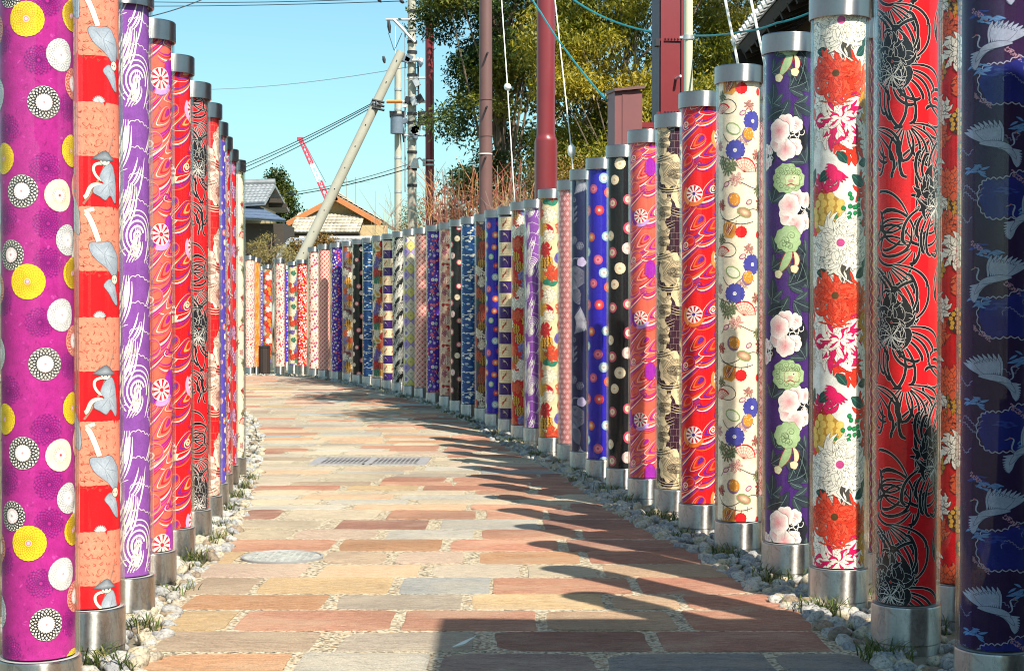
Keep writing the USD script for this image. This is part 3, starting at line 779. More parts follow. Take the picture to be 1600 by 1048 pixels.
def pr_purple(bg="854a9e", seed=2, fg="f3ecdf", P=.50, wl=1.0):
    rnd = random.Random(seed); C = Cell(); w = S(fg)
    for x0 in (-.135, .0):
        dz = rnd.uniform(0, P)
        for q in range(5): C.ring(x0 + .02, dz + .10, .012 + .013 * q, .0078 - .0010 * q, w, 1, a0=rnd.uniform(-1, .4), a1=rnd.uniform(3.6, 5.6), rz=(.012 + .013 * q) * 1.3)
        C.disc(x0 + .02, dz + .10, .006, w, 1)
        for q in range(15):
            x, z = x0 + rnd.uniform(-.02, .11), dz + rnd.uniform(.12, .54); L = rnd.uniform(.06, .15)
            for j in range(rnd.randint(1, 3)): stroke(C, [(x + j * .009, z), (x + .02 + j * .011, z + L * .45), (x + .034 + j * .007, z + L)], .0062 * wl, w, 1)
        for q in range(4):
            z = dz + .2 + q * .085
            cloudline(C, [(x0 - .01, z), (x0 + .03, z + .012), (x0 + .07, z - .004), (x0 + .12, z + .016)], .0021, w, 1.2, amp=.006, k=6)
        cloudline(C, [(x0 + .09, dz), (x0 + .07, dz + .03), (x0 + .10, dz + .05), (x0 + .08, dz + .09)], .0021, w, 1.2, amp=.006)
    return cloth(S(bg), [tile(C, P, TWO(P))])

def lobe2(C, x, z, L, wd, rot, bands, lay, n=22, flip=1):
    """a marbled lobe: uneven nested teardrops sharing their blunt end, swept like a comma"""
    a = np.linspace(0, 2 * math.pi, n, endpoint=False)
    for k, (s_, col) in enumerate(bands):
        cx = (1 - s_) * L * .42
        u = cx + L / 2 * s_ * np.cos(a); q = wd / 2 * s_ * np.sin(a) * (1 + .45 * np.cos(a)) + flip * .9 * (u / L) ** 2 * wd * .8 * np.where(u < 0, 1, .2)
        p = np.stack([x + u * math.cos(rot) - q * math.sin(rot), z + u * math.sin(rot) + q * math.cos(rot)], 1)
        C.blob(p.mean(0), p, col, lay + .05 * k)
def pr_swirl(bg, cols, wheel_cols, seed, P=.56, accent=None):
    rnd = random.Random(seed); C = Cell(); g = S(bg); w, o, p, o2 = [S(c) for c in cols]
    for x0, dz in ((-.105, 0.0), (.035, P * .47)):
        for j, (x, z, L, wd, r, fl) in enumerate([(.015, .03, .125, .066, .6, 1), (.085, .125, .115, .058, .75, 1), (.02, .215, .135, .066, .5, -1), (.085, .31, .115, .058, .8, 1), (.01, .385, .11, .052, .55, 1)]):
            A = [(1, p), (.95, g), (.80, w), (.765, g), (.62, o), (.50, g), (.34, p)]
            B = [(1, w), (.965, g), (.80, p), (.66, g), (.50, o2), (.36, g)]
            lobe2(C, x0 + x, dz + z, L, wd, r, A if j % 2 else B, 1 + .55 * j, flip=fl)
            for q in range(4): stroke(C, [(x0 + x - L * .65, dz + z - L * .42 - q * .009), (x0 + x - .01, dz + z - .055 - q * .010), (x0 + x + L * .7, dz + z + .02 - q * .006)], .0075 - .001 * q, (p, o, w, p)[(q + j) % 4], .5 + .05 * q)
        spiral(C, x0 + .03, dz + .215, .026, 1.8, .0055, w, 4.9, rot=.6, sq=.75)
        spiral(C, x0 + .10, dz + .03, .020, 1.6, .0048, p, 4.9, rot=.6, sq=.75)
        wx, wz = x0 + .075, dz + .455
        C.ring(wx - .003, wz - .004, .045, .020, S(wheel_cols[3]), 5.0, a0=2.4, a1=4.2, n=14); C.ring(wx - .003, wz - .004, .045, .020, S(wheel_cols[4]), 5.0, a0=4.3, a1=6.0, n=14)
        wheel(C, wx, wz, .040, S(wheel_cols[0]), S(wheel_cols[1]), S(wheel_cols[2]), 5.1)
        if accent: C.disc(x0 - .01, dz + .46, .030, S(accent), 4.9, rz=.050); C.ring(x0 - .01, dz + .46, .032, .0025, o, 5.0, rz=.052)
    return cloth(g, [tile(C, P, TWO(P))])

def pr_black_chrys(seed=3):
    rnd = random.Random(seed); C = Cell(); P = .75; bk, w = S("1b1a20"), S("e6dfd8")
    def burst(x, z, R, n, a0, a1, curl, lay, wd=.0098):
        for k in range(n):
            a = a0 + (a1 - a0) * k / max(n - 1, 1) + rnd.uniform(-.08, .08); L = R * rnd.uniform(.7, 1.08); cu = .6 * curl * rnd.uniform(.4, 1.4) * (1 if a < (a0 + a1) / 2 else -1)
            t = np.linspace(0, 1, 14); aa = a + cu * t ** 2.2
            r = .15 * R + (L - .15 * R) * t; p = np.stack([x + r * np.cos(aa), z + r * np.sin(aa)], 1)
            hook = rnd.uniform(.6, 1.5) * (1 if cu > 0 else -1)
            e = p[-1]; h = math.atan2(*(p[-1] - p[-2])[::-1])
            tt = np.linspace(0, 1, 7)[1:]; rr = .008 + R * .05
            cx, cz = e[0] - rr * math.sin(h) * np.sign(hook), e[1] + rr * math.cos(h) * np.sign(hook)
            hk = np.stack([cx + rr * np.sin(h + hook * tt) * np.sign(hook), cz - rr * np.cos(h + hook * tt) * np.sign(hook)], 1)
            p = np.vstack([p, hk]); prof = np.concatenate([.45 + .55 * t, np.linspace(1.05, .8, 6)])
            C.strip(p, wd * prof + .0017, w, lay + .004 * k); C.strip(p, wd * prof, bk, lay + .004 * k + .03)
    for x0, z0 in ((-.045, .18), (.10, .55)):
        burst(x0, z0, .16, 13, 3.5, 6.4, .55, .8); burst(x0, z0, .15, 9, .3, 2.6, .7, .9); 
        chrys(C, x0, z0 + .02, .085, [bk], w, rnd, 1.3, rings=5, n=18, curl=.9, w=.017, ol=.0008)
        for k in range(16): petal(C, x0, z0 - .02, rnd.uniform(0, 6.28), 0, .045, .002, .3, w, None, 0, 2.0, n=5)
        burst(x0 + .04, z0 - .16, .14, 9, 4.0, 6.2, .5, .8)
        burst(x0 - .02, z0 + .19, .16, 11, 3.7, 6.2, .6, .55); burst(x0 + .07, z0 + .24, .13, 8, 1.2, 4.6, .8, .5); burst(x0 - .09, z0 - .06, .13, 8, 2.0, 5.2, .7, .5)
    return cloth(S("e0101c"), [tile(C, P, TWO(P))])

def pr_wave(bg, cream, ln, seed, brick):
    rnd = random.Random(seed); C = Cell(); P = .50; c, l = S(cream), S(ln)
    for q in range(int(P / .034)): 
        C.strip(np.stack([np.linspace(-CIRC / 4, CIRC / 4, 40), np.full(40, q * .034)], 1), .0012, S(brick), .3)
        for x in np.arange(-CIRC / 4, CIRC / 4, .03): C.strip([(x + .015 * (q % 2), q * .034), (x + .015 * (q % 2), q * .034 + .034)], .0012, S(brick), .3)
    for x0, z0, lf in ((-.085, .03, 0), (.06, .10, .7), (-.02, .22, 1.4), (.10, .31, 2.1), (-.09, .38, 2.8)):
        lobed(C, x0, z0 + .04, .068, c, l, rnd, lf + .3, lobes=9, rz=.085, amp=.22)
        for q in range(12): C.ring(x0 - .045, z0 - .005, .012 + q * .0062, .0028, l, lf + .4, a0=-.7, a1=1.3 + .05 * q, n=16)
        for q in range(7): C.ring(x0 + .035, z0 + .02, .007 + q * .0068, .0026, l, lf + .42, a0=.4, a1=5.6, n=18, rz=(.007 + q * .0068) * .55)
        for q in range(11):
            hx, hz = x0 - .055 + .0115 * q, z0 + .085 + .022 * math.sin(q * .6) + rnd.uniform(-.006, .006)
            C.disc(hx, hz, .0125, l, lf + .5 + q * .01, n=14); C.disc(hx, hz, .0105, c, lf + .505 + q * .01, n=14); C.ring(hx, hz, .0068, .0026, l, lf + .507 + q * .01, a0=.2, a1=4.4, n=10); C.disc(hx, hz, .0022, l, lf + .508 + q * .01, n=6)
        for q in range(5): stroke(C, [(x0 - .08, z0 - .035 - q * .008), (x0, z0 - .055 - q * .006), (x0 + .09, z0 - .025 - q * .009)], .0034, l if q % 2 else c, lf + .45)
    return cloth(S(bg), [tile(C, P, TWO(P))])

def crane(C, x, z, s_, flip, lay=2.0):
    w, l, g = S("9298ae"), S("2a2c50"), S("7b839c")
    f = -1 if flip else 1
    q = lambda a, b: (x + f * a * s_, z + b * s_)
    def feather(ax, az, ang, L, wd, k): 
        a = ang if f > 0 else math.pi - ang; X, Z = q(ax, az)
        petal(C, X, Z, a, 0, L * s_, wd * s_, .12 * f, w, l, .0009, lay + .012 * k, n=6, tip=1.3)
    for k in range(9): feather(-.25 + .06 * k, .08, 2.55 - .12 * k, .95 - .03 * k, .13, k)              # far wing, raised
    for k in range(8): feather(-.2 + .05 * k, .12, 2.25 - .1 * k, .55, .12, 12 + k)
    for k in range(10): feather(.05 + .05 * k, -.02, -.45 - .13 * k + .2, .80 - .02 * k, .12, 24 + k)    # near wing
    for k in range(8): feather(.08 + .05 * k, .0, -.3 - .12 * k, .42, .11, 38 + k)
    stroke(C, [q(-.45, .12), q(-.1, .10), q(.28, .03), q(.5, -.08)], .22 * s_, l, lay + .7, flat=False); stroke(C, [q(-.45, .12), q(-.1, .10), q(.28, .03), q(.5, -.08)], .19 * s_, w, lay + .72)
    stroke(C, [q(.36, .0), q(.58, .14), q(.52, .34), q(.68, .42)], .075 * s_, l, lay + .74); stroke(C, [q(.36, .0), q(.58, .14), q(.52, .34), q(.68, .42)], .055 * s_, w, lay + .76)
    stroke(C, [q(.64, .41), q(.8, .36)], .03 * s_, S("8a8678"), lay + .78, n=4)
    C.disc(*q(.64, .43), .03 * s_, S("a8505a"), lay + .8, n=8)
def pr_crane():
    m, k = mapper(1557, 1278); rnd = random.Random(6); P = 357 * k; C, D = Cell(), Cell()
    navy, plum, pale, teal, pink = S("161a66"), S("2a0f3c"), S("9a9ab2"), S("5b7fae"), S("a97f92")
    for T in (C, D):
        for y0, sgn in ((495, 1), (670, -1)):
            cx, cz = m(1575, y0); o = np.array([(-.075, .0), (-.06, .045), (-.02, .04), (.03, .06), (.09, .04), (.11, -.01), (.06, -.05), (.0, -.042), (-.05, -.05)]) * [1, 1.05]
            o = np.array([np.interp(np.linspace(0, 9, 37)[:-1], np.arange(10), np.append(o[:, i], o[0, i])) for i in (0, 1)]).T
            T.blob((cx, cz), o + [cx, cz], navy, .4, S("1a1e70"))
            cloudline(T, [tuple(p) for p in np.vstack([o[::3], o[:1]]) + [cx, cz]], .0026, pale, .9, n=120, amp=.006, k=26)
        for x, y in ((1530, 470), (1590, 560), (1525, 625), (1600, 690), (1548, 400)):
            s_, z = m(min(x, 1605), y)
            for q in range(12): petal(T, s_ + rnd.uniform(-.018, .018), z + rnd.uniform(-.012, .012), rnd.uniform(2.6, 3.6) + (q % 2) * 3, 0, .024, .006, .1, teal, S("2c4a86"), .0005, 1.2 + .02 * q, n=4)
        for x, y in ((1535, 520), (1590, 640), (1530, 745 - 357), (1580, 450)):
            s_, z = m(x, y)
            for q in range(60): 
                u = rnd.uniform(-1, 1); T.disc(s_ + .022 * u, z - .014 * u + rnd.uniform(-.007, .007), .0017, pink, 1.1, n=6)
    for T in (C, D):
        for j in range(7):
            s_, z = rnd.uniform(-.13, .13), rnd.uniform(0, P); cloudline(T, [(s_ - .03, z), (s_ - .01, z + .014), (s_ + .015, z - .004), (s_ + .04, z + .01)], .0022, S('6a6a8e'), .8, n=40, amp=.005, k=9)
        for j in range(5):
            s_, z = rnd.uniform(-.13, .13), rnd.uniform(0, P)
            for q in range(10): petal(T, s_ + rnd.uniform(-.014, .014), z + rnd.uniform(-.008, .008), rnd.uniform(2.8, 3.4) + (q % 2) * 3, 0, .02, .005, .1, S('2a3a86'), None, 0, .7 + .02 * q, n=4)
    for x, y, f in ((1556, 441, True), (1553, 592, False), (1602, 345 + 357, True), (1545, 752 - 357 + 2, False)):
        s_, z = m(min(x, 1605), y)
        if (x, y) == (1545, 397): continue
        crane(C, s_, z, .082, f); crane(D, s_, z, .082, not f)
    return cloth(plum, [tile(C, P), tile(D, P, [(CIRC / 2, P * .3)])])

MULTI = dict(white=S("f3ecdd", .95), outline=S("4a4640"), red=S("dd3520"), orange=S("ea6a3c"), magenta=S("d4105a"), green=S("17684a"), dgreen=S("1f4a44"), yellow=S("e6bd58"), ochre=S("c89030"))
def pr_multi():
    m, k = mapper(1311, 945); rnd = random.Random(7); P = 341 * k; C, D = Cell(), Cell(); q = MULTI
    for T, dx, rich in ((C, 0, 1), (D, 0, 0)):
        n = 22 if rich else 12
        for x, y, R, c in ((1330, 575, 26, 'red'), (1285, 640, 24, 'magenta'), (1280, 520, 26, 'white'), (1340, 470, 26, 'orange'), (1290, 415, 22, 'white'), (1340, 395, 24, 'white'), (1275, 690, 20, 'red'), (1350, 570, 24, 'white')):
            s_, z = m(x, y); chrys(T, s_, z, R * k * 1.2, [q[c]], S('6a1a18') if c != 'white' else q['outline'], rnd, .3, 3, 13, .6, w=.018)
        for x, y, R in ((1276, 660, 26), (1349, 640, 26), (1268, 470, 24), (1345, 520, 30)):    # darker flowers towards the sides
            s_, z = m(x, y); chrys(T, s_, z, R * k * 1.2, [q["red"] if x > 1300 and y > 600 else S("b52a1e") if x < 1280 else q["ochre"]], S("7a1810"), rnd, .8, 3, 12, .5)
        for x, y, a, L in ((1296, 432, 2.8, 20), (1336, 434, .6, 20), (1345, 420, 1.0, 18), (1275, 606, 4.2, 24), (1300, 612, 3.6, 22), (1330, 618, -.6, 24), (1340, 600, .2, 20), (1322, 600, 2.2, 18)):
            s_, z = m(x, y); leaf(T, s_, z, a, L * k * 1.3, L * k * .7, q["dgreen"], S("4a8a70"), 1.0, out=S("0d2a24"))
        s_, z = m(1290, 678); scales(T, s_, z, 32 * k, S("e3bd62"), S("b98a34"), 1.1, rnd)
        s_, z = m(1327, 679)
        for j in range(26): a, r = rnd.uniform(0, 6.3), 24 * k * math.sqrt(rnd.random()); T.disc(s_ + r * math.cos(a), z + r * math.sin(a) * 1.4, .0085, S("0c3d2a"), 1.6 + .012 * j, n=10); T.disc(s_ + r * math.cos(a), z + r * math.sin(a) * 1.4, .0072, S("1f8a4e"), 1.606 + .012 * j, n=10)
        s_, z = m(1308, 611)
        for j in range(12): petal(T, s_, z, 2.4 + j * .28, .0, 20 * k, .012, .2, S("e0115f"), S("8a0a40"), .0008, 1.3 + .01 * j)
        s_, z = m(1312, 531)
        chrys(T, s_, z, 50 * k, [q["magenta"], q["white"], q["white"]], S("8a1040"), rnd, 1.5, 5, n + 4, .7, w=.02)
        s_, z = m(1305, 462); chrys(T, s_, z, 45 * k, [S("dd3a22"), S("e8553a")], S("8a1a10"), rnd, 2.2, 5, n + 2, .8, w=.017, heart=S("5a4020"))
        for j in range(14): 
            a = rnd.uniform(3.3, 6.1); petal(T, s_, z, a, 26 * k, 50 * k, .009, rnd.choice((-.9, .9)), S("e0452c"), S("8a1a10"), .0009, 2.15 + .004 * j)
        s_, z = m(1313, 381); chrys(T, s_, z, 50 * k, [q["white"]], q["outline"], rnd, 2.9, 6, n + 6, .6, w=.017, heart=S("c84a8a"))
        for j in range(9): stroke(T, [(s_ - .006 + j * .004, z - .05), (s_ + rnd.uniform(-.02, .03), z - .09), (s_ + rnd.uniform(-.02, .05), z - .135)], .0085, q["outline"], 2.80 + .02 * j); stroke(T, [(s_ - .006 + j * .004, z - .05), (s_ + rnd.uniform(-.02, .03), z - .09), (s_ + rnd.uniform(-.02, .05), z - .135)], .0060, q["white"], 2.81 + .02 * j)
        s_, z = m(1269, 400); chrys(T, s_, z, 26 * k, [q["white"]], q["outline"], rnd, .9, 3, 12, .5); s_, z = m(1273, 356); T.disc(s_, z, 9 * k, q["magenta"], 1.2); s_, z = m(1266, 560); chrys(T, s_, z, 22 * k, [S("cfc8ba")], q["outline"], rnd, .9, 3, 10, .5)
    return cloth(S("eeeae2", .92), [tile(C, P), tile(D, P, [(CIRC / 2, P * .37)])])

def pr_peony():
    m, k = mapper(1232, 842); rnd = random.Random(8); P = 302 * k; C = Cell()
    pink, wht, ink, lf, red_, grn = S("e08a90"), S("f4e9e0"), S("1a1d26"), S("2c3540"), S("9a2a2a"), S("9db684")
    for x, y, a, L in ((1245, 440, 1.2, 34), (1262, 450, 1.9, 32), (1232, 446, .3, 26), (1210, 500, .9, 30), (1206, 470, 1.4, 24), (1212, 395, 1.0, 26), (1226, 478, 3.4, 26), (1240, 470, -.4, 28), (1206, 620, 1.2, 24), (1258, 560, 2.2, 26), (1206, 420, .5, 22), (1258, 400, 2.4, 24), (1240, 640, 1.6, 24)):
        s_, z = m(x, y); leaf(C, s_, z, a, L * k * 1.5, L * k * .62, lf, S("7f9a90"), .8, out=S("14181e"))
        for q in (-1, 1): leaf(C, s_, z, a + q * .8, L * k * 1.1, L * k * .42, S("38434c"), S("7f9a90"), .7, out=S("14181e"))
    def peony(x, y, R, lay, flip=1):
        s_, z = m(x, y); R *= k
        lobed(C, s_ + flip * R * .35, z - R * .1, R * .85, ink, None, rnd, lay, lobes=7)
        for a, d_, r in ((2.7, .75, .62), (3.5, .8, .55), (1.9, .8, .5), (4.4, .85, .56), (5.1, .7, .45), (1.1, .75, .42)):
            a = a if flip > 0 else math.pi - a
            lobed(C, s_ + R * d_ * math.cos(a), z + R * d_ * math.sin(a), R * r, pink, ink, rnd, lay + .1 + r * .2, col2=wht, lobes=6, ol=.0016, rz=R * r * 1.1)
        for j in range(9):
            a, r = rnd.uniform(-1.2, 1.2) + (0 if flip > 0 else math.pi), R * rnd.uniform(.2, .8)
            C.ring(s_ + r * math.cos(a), z + r * math.sin(a), R * .2, .0026, wht, lay + .6 + .01 * j, a0=rnd.uniform(0, 6), a1=rnd.uniform(6.5, 9), n=9)
    peony(1234, 519, 26, 1.2); peony(1250, 634 - 302, 26, 1.2, 1); peony(1200, 548, 15, 1.1)
    # green guardian lions: curled mane, body and paws
    def lion(x, y, lay):
        s_, z = m(x, y); u = k
        stroke(C, [(s_ + 4 * u, z - 2 * u), (s_ - 2 * u, z - 22 * u), (s_ - 14 * u, z - 42 * u)], 15 * u, red_, lay); stroke(C, [(s_ + 4 * u, z - 2 * u), (s_ - 2 * u, z - 22 * u), (s_ - 14 * u, z - 42 * u)], 12 * u, grn, lay + .05)
        stroke(C, [(s_ + 8 * u, z - 8 * u), (s_ + 14 * u, z - 22 * u), (s_ + 10 * u, z - 34 * u)], 10 * u, red_, lay); stroke(C, [(s_ + 8 * u, z - 8 * u), (s_ + 14 * u, z - 22 * u), (s_ + 10 * u, z - 34 * u)], 7.5 * u, S("d8d2a8"), lay + .05)
        for px_, pz_ in ((-15, -44), (10, -36)): lobed(C, s_ + px_ * u, z + pz_ * u, 6 * u, S("d8d2a8"), S("8a3a2a"), rnd, lay + .1, lobes=5)
        lobed(C, s_, z + 10 * u, 20 * u, S("b4c89a"), S("4a5a34"), rnd, lay + .2, lobes=9, col2=grn)
        for j in range(6): spiral(C, s_ + rnd.uniform(-12, 12) * u, z + (10 + rnd.uniform(-12, 12)) * u, 7 * u, 1.6, .0022, S("5a6e42"), lay + .3, n=20)
    lion(1231, 687 - 302, 2.2)
    s_, z = m(1231, 584); lobed(C, s_, z, 25 * k, S("b9c89c"), S("4a5a34"), rnd, 2.4, lobes=11, col2=grn, rz=22 * k)
    for j in range(11): a = j * .57; spiral(C, s_ + 17 * k * math.cos(a), z + 15 * k * math.sin(a), 6 * k, 1.5, .002, S("5a6e42"), 2.6, n=18)
    lobed(C, s_ + 6 * k, z - 3 * k, 11 * k, S("bccb9c"), red_, rnd, 2.8, lobes=6); C.disc(s_ + 4 * k, z - 4 * k, 4.5 * k, S('c89a8a'), 2.93, rz=3 * k, n=10); stroke(C, [(s_ - 6 * k, z - 8 * k), (s_ - 1 * k, z - 10.5 * k), (s_ + 4 * k, z - 8.5 * k), (s_ + 9 * k, z - 10.5 * k), (s_ + 14 * k, z - 8 * k)], .0045, red_, 2.95)
    for j in range(7): spiral(C, s_ + (-8 + j * 4) * k, z + 8 * k, 4 * k, 1.4, .002, S('5a6e42'), 2.97, n=14)
    for px_ in (9,): C.disc(s_ + px_ * k, z + 1 * k, 3 * k, S("f4e8c8"), 2.95, n=10); C.disc(s_ + px_ * k, z + 1 * k, 1.3 * k, BLACK, 3.0, n=8)
    return cloth(S("43206a"), [tile(C, P, TWO(P))])

def pr_toys():
    m, k = mapper(1154, 755); rnd = random.Random(9); P = 221 * k; C = Cell()
    ink, blue, red_ = S("3c2a30"), S("46459a"), S("cf1f24")
    for pts in ([(1128, 300), (1150, 285), (1175, 296), (1188, 280)], [(1125, 330), (1145, 345), (1170, 330), (1186, 342)], [(1130, 212), (1145, 226), (1160, 214), (1178, 220)], [(1122, 395), (1138, 380), (1150, 392), (1142, 402), (1128, 398)], [(1120, 240), (1135, 250), (1150, 243)]):
        stroke(C, [m(*q) for q in pts], .0032, ink, .7, n=26, flat=True)
    def disc_flower(x, y, R):
        s_, z = m(x, y); R *= k; C.disc(s_, z, R, blue, 1.5, n=40, wob=.03, k=8)
        for j in range(8):
            a = 2 * math.pi * j / 8; C.raw(np.array([[s_ + R * .86 * math.cos(a), z + R * .86 * math.sin(a)], [s_ + R * 1.05 * math.cos(a - .1), z + R * 1.05 * math.sin(a - .1)], [s_ + R * 1.05 * math.cos(a + .1), z + R * 1.05 * math.sin(a + .1)]]), [[0, 1, 2]], CREAM, 1.6)
        C.disc(s_, z, R * .2, WHITE, 1.65, n=12); C.ring(s_, z, R * .11, .0016, ink, 1.7, n=10)
    disc_flower(1175, 414, 16); disc_flower(1148, 459 - 221, 16)
    def fan(x, y, R, rot):
        s_, z = m(x, y); R *= k; a = np.linspace(.35, 2.8, 14) + rot; o = np.stack([s_ + R * np.cos(a), z + R * np.sin(a)], 1); o = np.vstack([o, [[s_, z]]])
        c = (s_ + R * .4 * math.cos(1.57 + rot), z + R * .4 * math.sin(1.57 + rot)); C.blob(c, o, S("f0c9b4"), 1.4)
        C.ring(s_, z, R, .007, red_, 1.5, a0=.35 + rot, a1=2.8 + rot, n=14)
        for q in range(9): C.strip([(s_, z), (s_ + R * math.cos(.4 + rot + q * .29), z + R * math.sin(.4 + rot + q * .29))], .0016, S("a04038"), 1.5)
        for q in (.35, .6, .8): C.ring(s_, z, R * q, .0014, S("b05048"), 1.5, a0=.4 + rot, a1=2.75 + rot, n=10)
    fan(1162, 272, 22, -.3); fan(1129, 402, 16, .2)
    s_, z = m(1158, 364); C.disc(s_, z, 9 * k, S("d81c20"), 1.6, n=24, wob=.05, k=12); s_, z = m(1183, 368); C.disc(s_, z, 6 * k, red_, 1.5)
    s_, z = m(1140, 360); o = np.array([(-12, -10), (-13, 6), (-4, 13), (10, 9), (12, -6), (4, -14)]) * k + [s_, z]; C.blob((s_, z), o, S("b4361e"), 1.3, S("d89a3a"))
    for q in range(8): C.strip([(s_ + rnd.uniform(-10, 10) * k, z - 8 * k), (s_ + rnd.uniform(-10, 10) * k, z + 9 * k)], .0022, rnd.choice((ink, red_, CREAM)), 1.45)
    stroke(C, [m(1128, 342), m(1145, 350), m(1160, 352), m(1176, 348)], .003, ink, 1.5, flat=True)
    for q in range(5): s_, z = m(1132 + q * 9, 346 + (q % 2) * 5); C.strip([(s_, z), (s_, z - 8 * k)], .002, ink, 1.5)
    def acorn(x, y, rot):
        s_, z = m(x, y); C.disc(s_, z, 10 * k, S("8a6a8a"), 1.5, rz=12 * k, rot=rot); C.disc(s_ + 1.5 * k, z + 1.5 * k, 9 * k, S("d98b30"), 1.55, rz=10 * k, rot=rot)
        for q in range(14): C.disc(s_ + rnd.uniform(-6, 7) * k, z + rnd.uniform(-6, 8) * k, .8 * k, S("f0cd8a"), 1.6, n=6)
    acorn(1146, 315, .3); acorn(1168, 435 - 221 + 221, -.2)
    s_, z = m(1163, 334); C.disc(s_, z, 13 * k, S("8a9a60"), 1.4, rz=8 * k, rot=-.4); C.disc(s_, z, 11 * k, S("d8d0a8"), 1.45, rz=6 * k, rot=-.4, col2=S("b06a58"))
    s_, z = m(1145, 205); C.disc(s_, z, 13 * k, S("8aa060"), 1.4, rz=9 * k, rot=-.5); C.disc(s_, z, 11 * k, S("e4dfc4"), 1.45, rz=7 * k, rot=-.5)
    for x, y in ((1150, 283), (1137, 268), (1130, 256), (1143, 260)):
        s_, z = m(x, y); chrys(C, s_, z, 11 * k, [S("e8b0a4") if x > 1145 else S("7a8560")], S("7a3a34") if x > 1145 else S("2c3420"), rnd, 1.5, 3, 9, .4)
    for x, y, cc in ((1128, 322, 'c24a40'), (1182, 300, '7a8a58'), (1125, 230, 'd8a09a'), (1180, 245, 'b86058'), (1160, 225, 'e0b4a8'), (1128, 375, '6a7448'), (1170, 390, 'c88a80')):
        s_, z = m(x, y); chrys(C, s_, z, 9 * k, [S(cc)], S('5a2a2a'), rnd, 1.1, 3, 9, .4)
    for x, y in ((1135, 290), (1170, 318), (1180, 262), (1160, 402)): s_, z = m(x, y); C.disc(s_, z, 6 * k, S('8a3a70'), 1.0, rz=4 * k, rot=.5); C.disc(s_, z, 4.5 * k, S('e8c0b0'), 1.05, rz=2.6 * k, rot=.5)
    s_, z = m(1185, 320); chrys(C, s_, z, 14 * k, [S("a83a30")], ink, rnd, 1.2, 3, 9, .4)
    return cloth(S("f0dcc0"), [tile(C, P, TWO(P))])

def pr_rosettes(bg, pal, seed, r=.033, P=.62, md=.098):
    rnd = random.Random(seed); C = Cell(); W = CIRC
    for i, (x, z) in enumerate(scatter(W, P, md, rnd)):
        e, mi, h = pal[i % len(pal)]; rosette(C, x, z, r * rnd.uniform(.85, 1.1), S(e), S(mi), S(h))
    return cloth(S(bg), [tile(C, P)])

def pr_night():
    rnd = random.Random(13); C = Cell(); P = .95; w = S("b8b6c4")
    for x0 in (-.11, .02):
        for j in range(7):     # tail plume
            for q in range(9): stroke(C, [(x0 + .03 + j * .008, .10 + j * .012), (x0 + .05 + j * .006 + q * .004, .05 + q * .004), (x0 + .03 + q * .012, -.02 + q * .003)], .0018, w, 1)
        for q in range(20): stroke(C, [(x0, .30 + q * .006), (x0 + .04, .29 + q * .008), (x0 + .11, .33 + q * .004)], .0022, w, 1)
        for q in range(9): C.ring(x0 + .09, .27, .015 + q * .009, .0024, w, 1, a0=2.4, a1=4.6, n=14)
        for x, z in ((.03, .62), (.08, .58)):
            for q in range(6): C.ring(x0 + x + .016 * math.cos(q), z + .016 * math.sin(q), .011, .002, w, 1.2, n=12)
        lobed(C, x0 + .09, .47, .03, S("b9a8cc"), w, rnd, .9, lobes=5); cloudline(C, [(x0, .46), (x0 + .05, .49), (x0 + .12, .45)], .003, w, 1, amp=.012, k=6)
        for q in range(5): leaf(C, x0 + .02, .74 + q * .02, .6 + .5 * (q % 2) * 2, .05, .014, S("4a4a68"), w, .8, out=w)
        spiral(C, x0 + .03, -.06, .02, 1.4, .003, w, 1, n=24)
    return cloth(S("20244c"), [tile(C, P, TWO(P))])

def pr_lattice(bg="ae1826", dia="eeb8b8", ln="f0d4cc", cell=.05, seed=1, dot="b81f2c"):
    C = Cell(); n = int(round(CIRC / cell)); w = CIRC / n; h = w * 1.5
    for i in range(n):
        for j in (0, 1):
            x, z = (i + .5 * j) * w, j * h / 2
            C.blob((x, z), [(x + w * .30, z), (x, z + h * .30), (x - w * .30, z), (x, z - h * .30)], S(dia), 1)
            C.strip([(x - w / 2, z), (x, z + h / 2)], .0030, S(ln), .8); C.strip([(x, z + h / 2), (x + w / 2, z)], .0030, S(ln), .8)
            C.disc(x + w * .5, z, w * .17, S(ln), 1.1, n=10); C.disc(x + w * .5, z, w * .10, S(dot), 1.2, n=8)
    return cloth(S(bg), [tile(C, h)])

def pr_zigzag():
    C = Cell(); n = 16; w = CIRC / n
    for i in range(n):
        for q, c in enumerate(("d98a3a", "efe0c0", "8a2a6a")):
            x = i * w; C.strip([(x + w * .1, 0), (x + w * .8, w * .75), (x + w * .1, w * 1.5)], .004, S(c), 1 + .1 * q) if q == 1 else C.blob((x + w * .45 + (q - 1) * w * .3, w * .75 * (1 + (q - 1) * .9)), [(x + w * .45 + (q - 1) * w * .3 + .009, w * .75 * (1 + (q - 1) * .9)), (x + w * .45 + (q - 1) * w * .3, w * .75 * (1 + (q - 1) * .9) + .012), (x + w * .45 + (q - 1) * w * .3 - .009, w * .75 * (1 + (q - 1) * .9)), (x + w * .45 + (q - 1) * w * .3, w * .75 * (1 + (q - 1) * .9) - .012)], S(c), 1)
    return cloth(S("9a2430"), [tile(C, w * 1.5)])

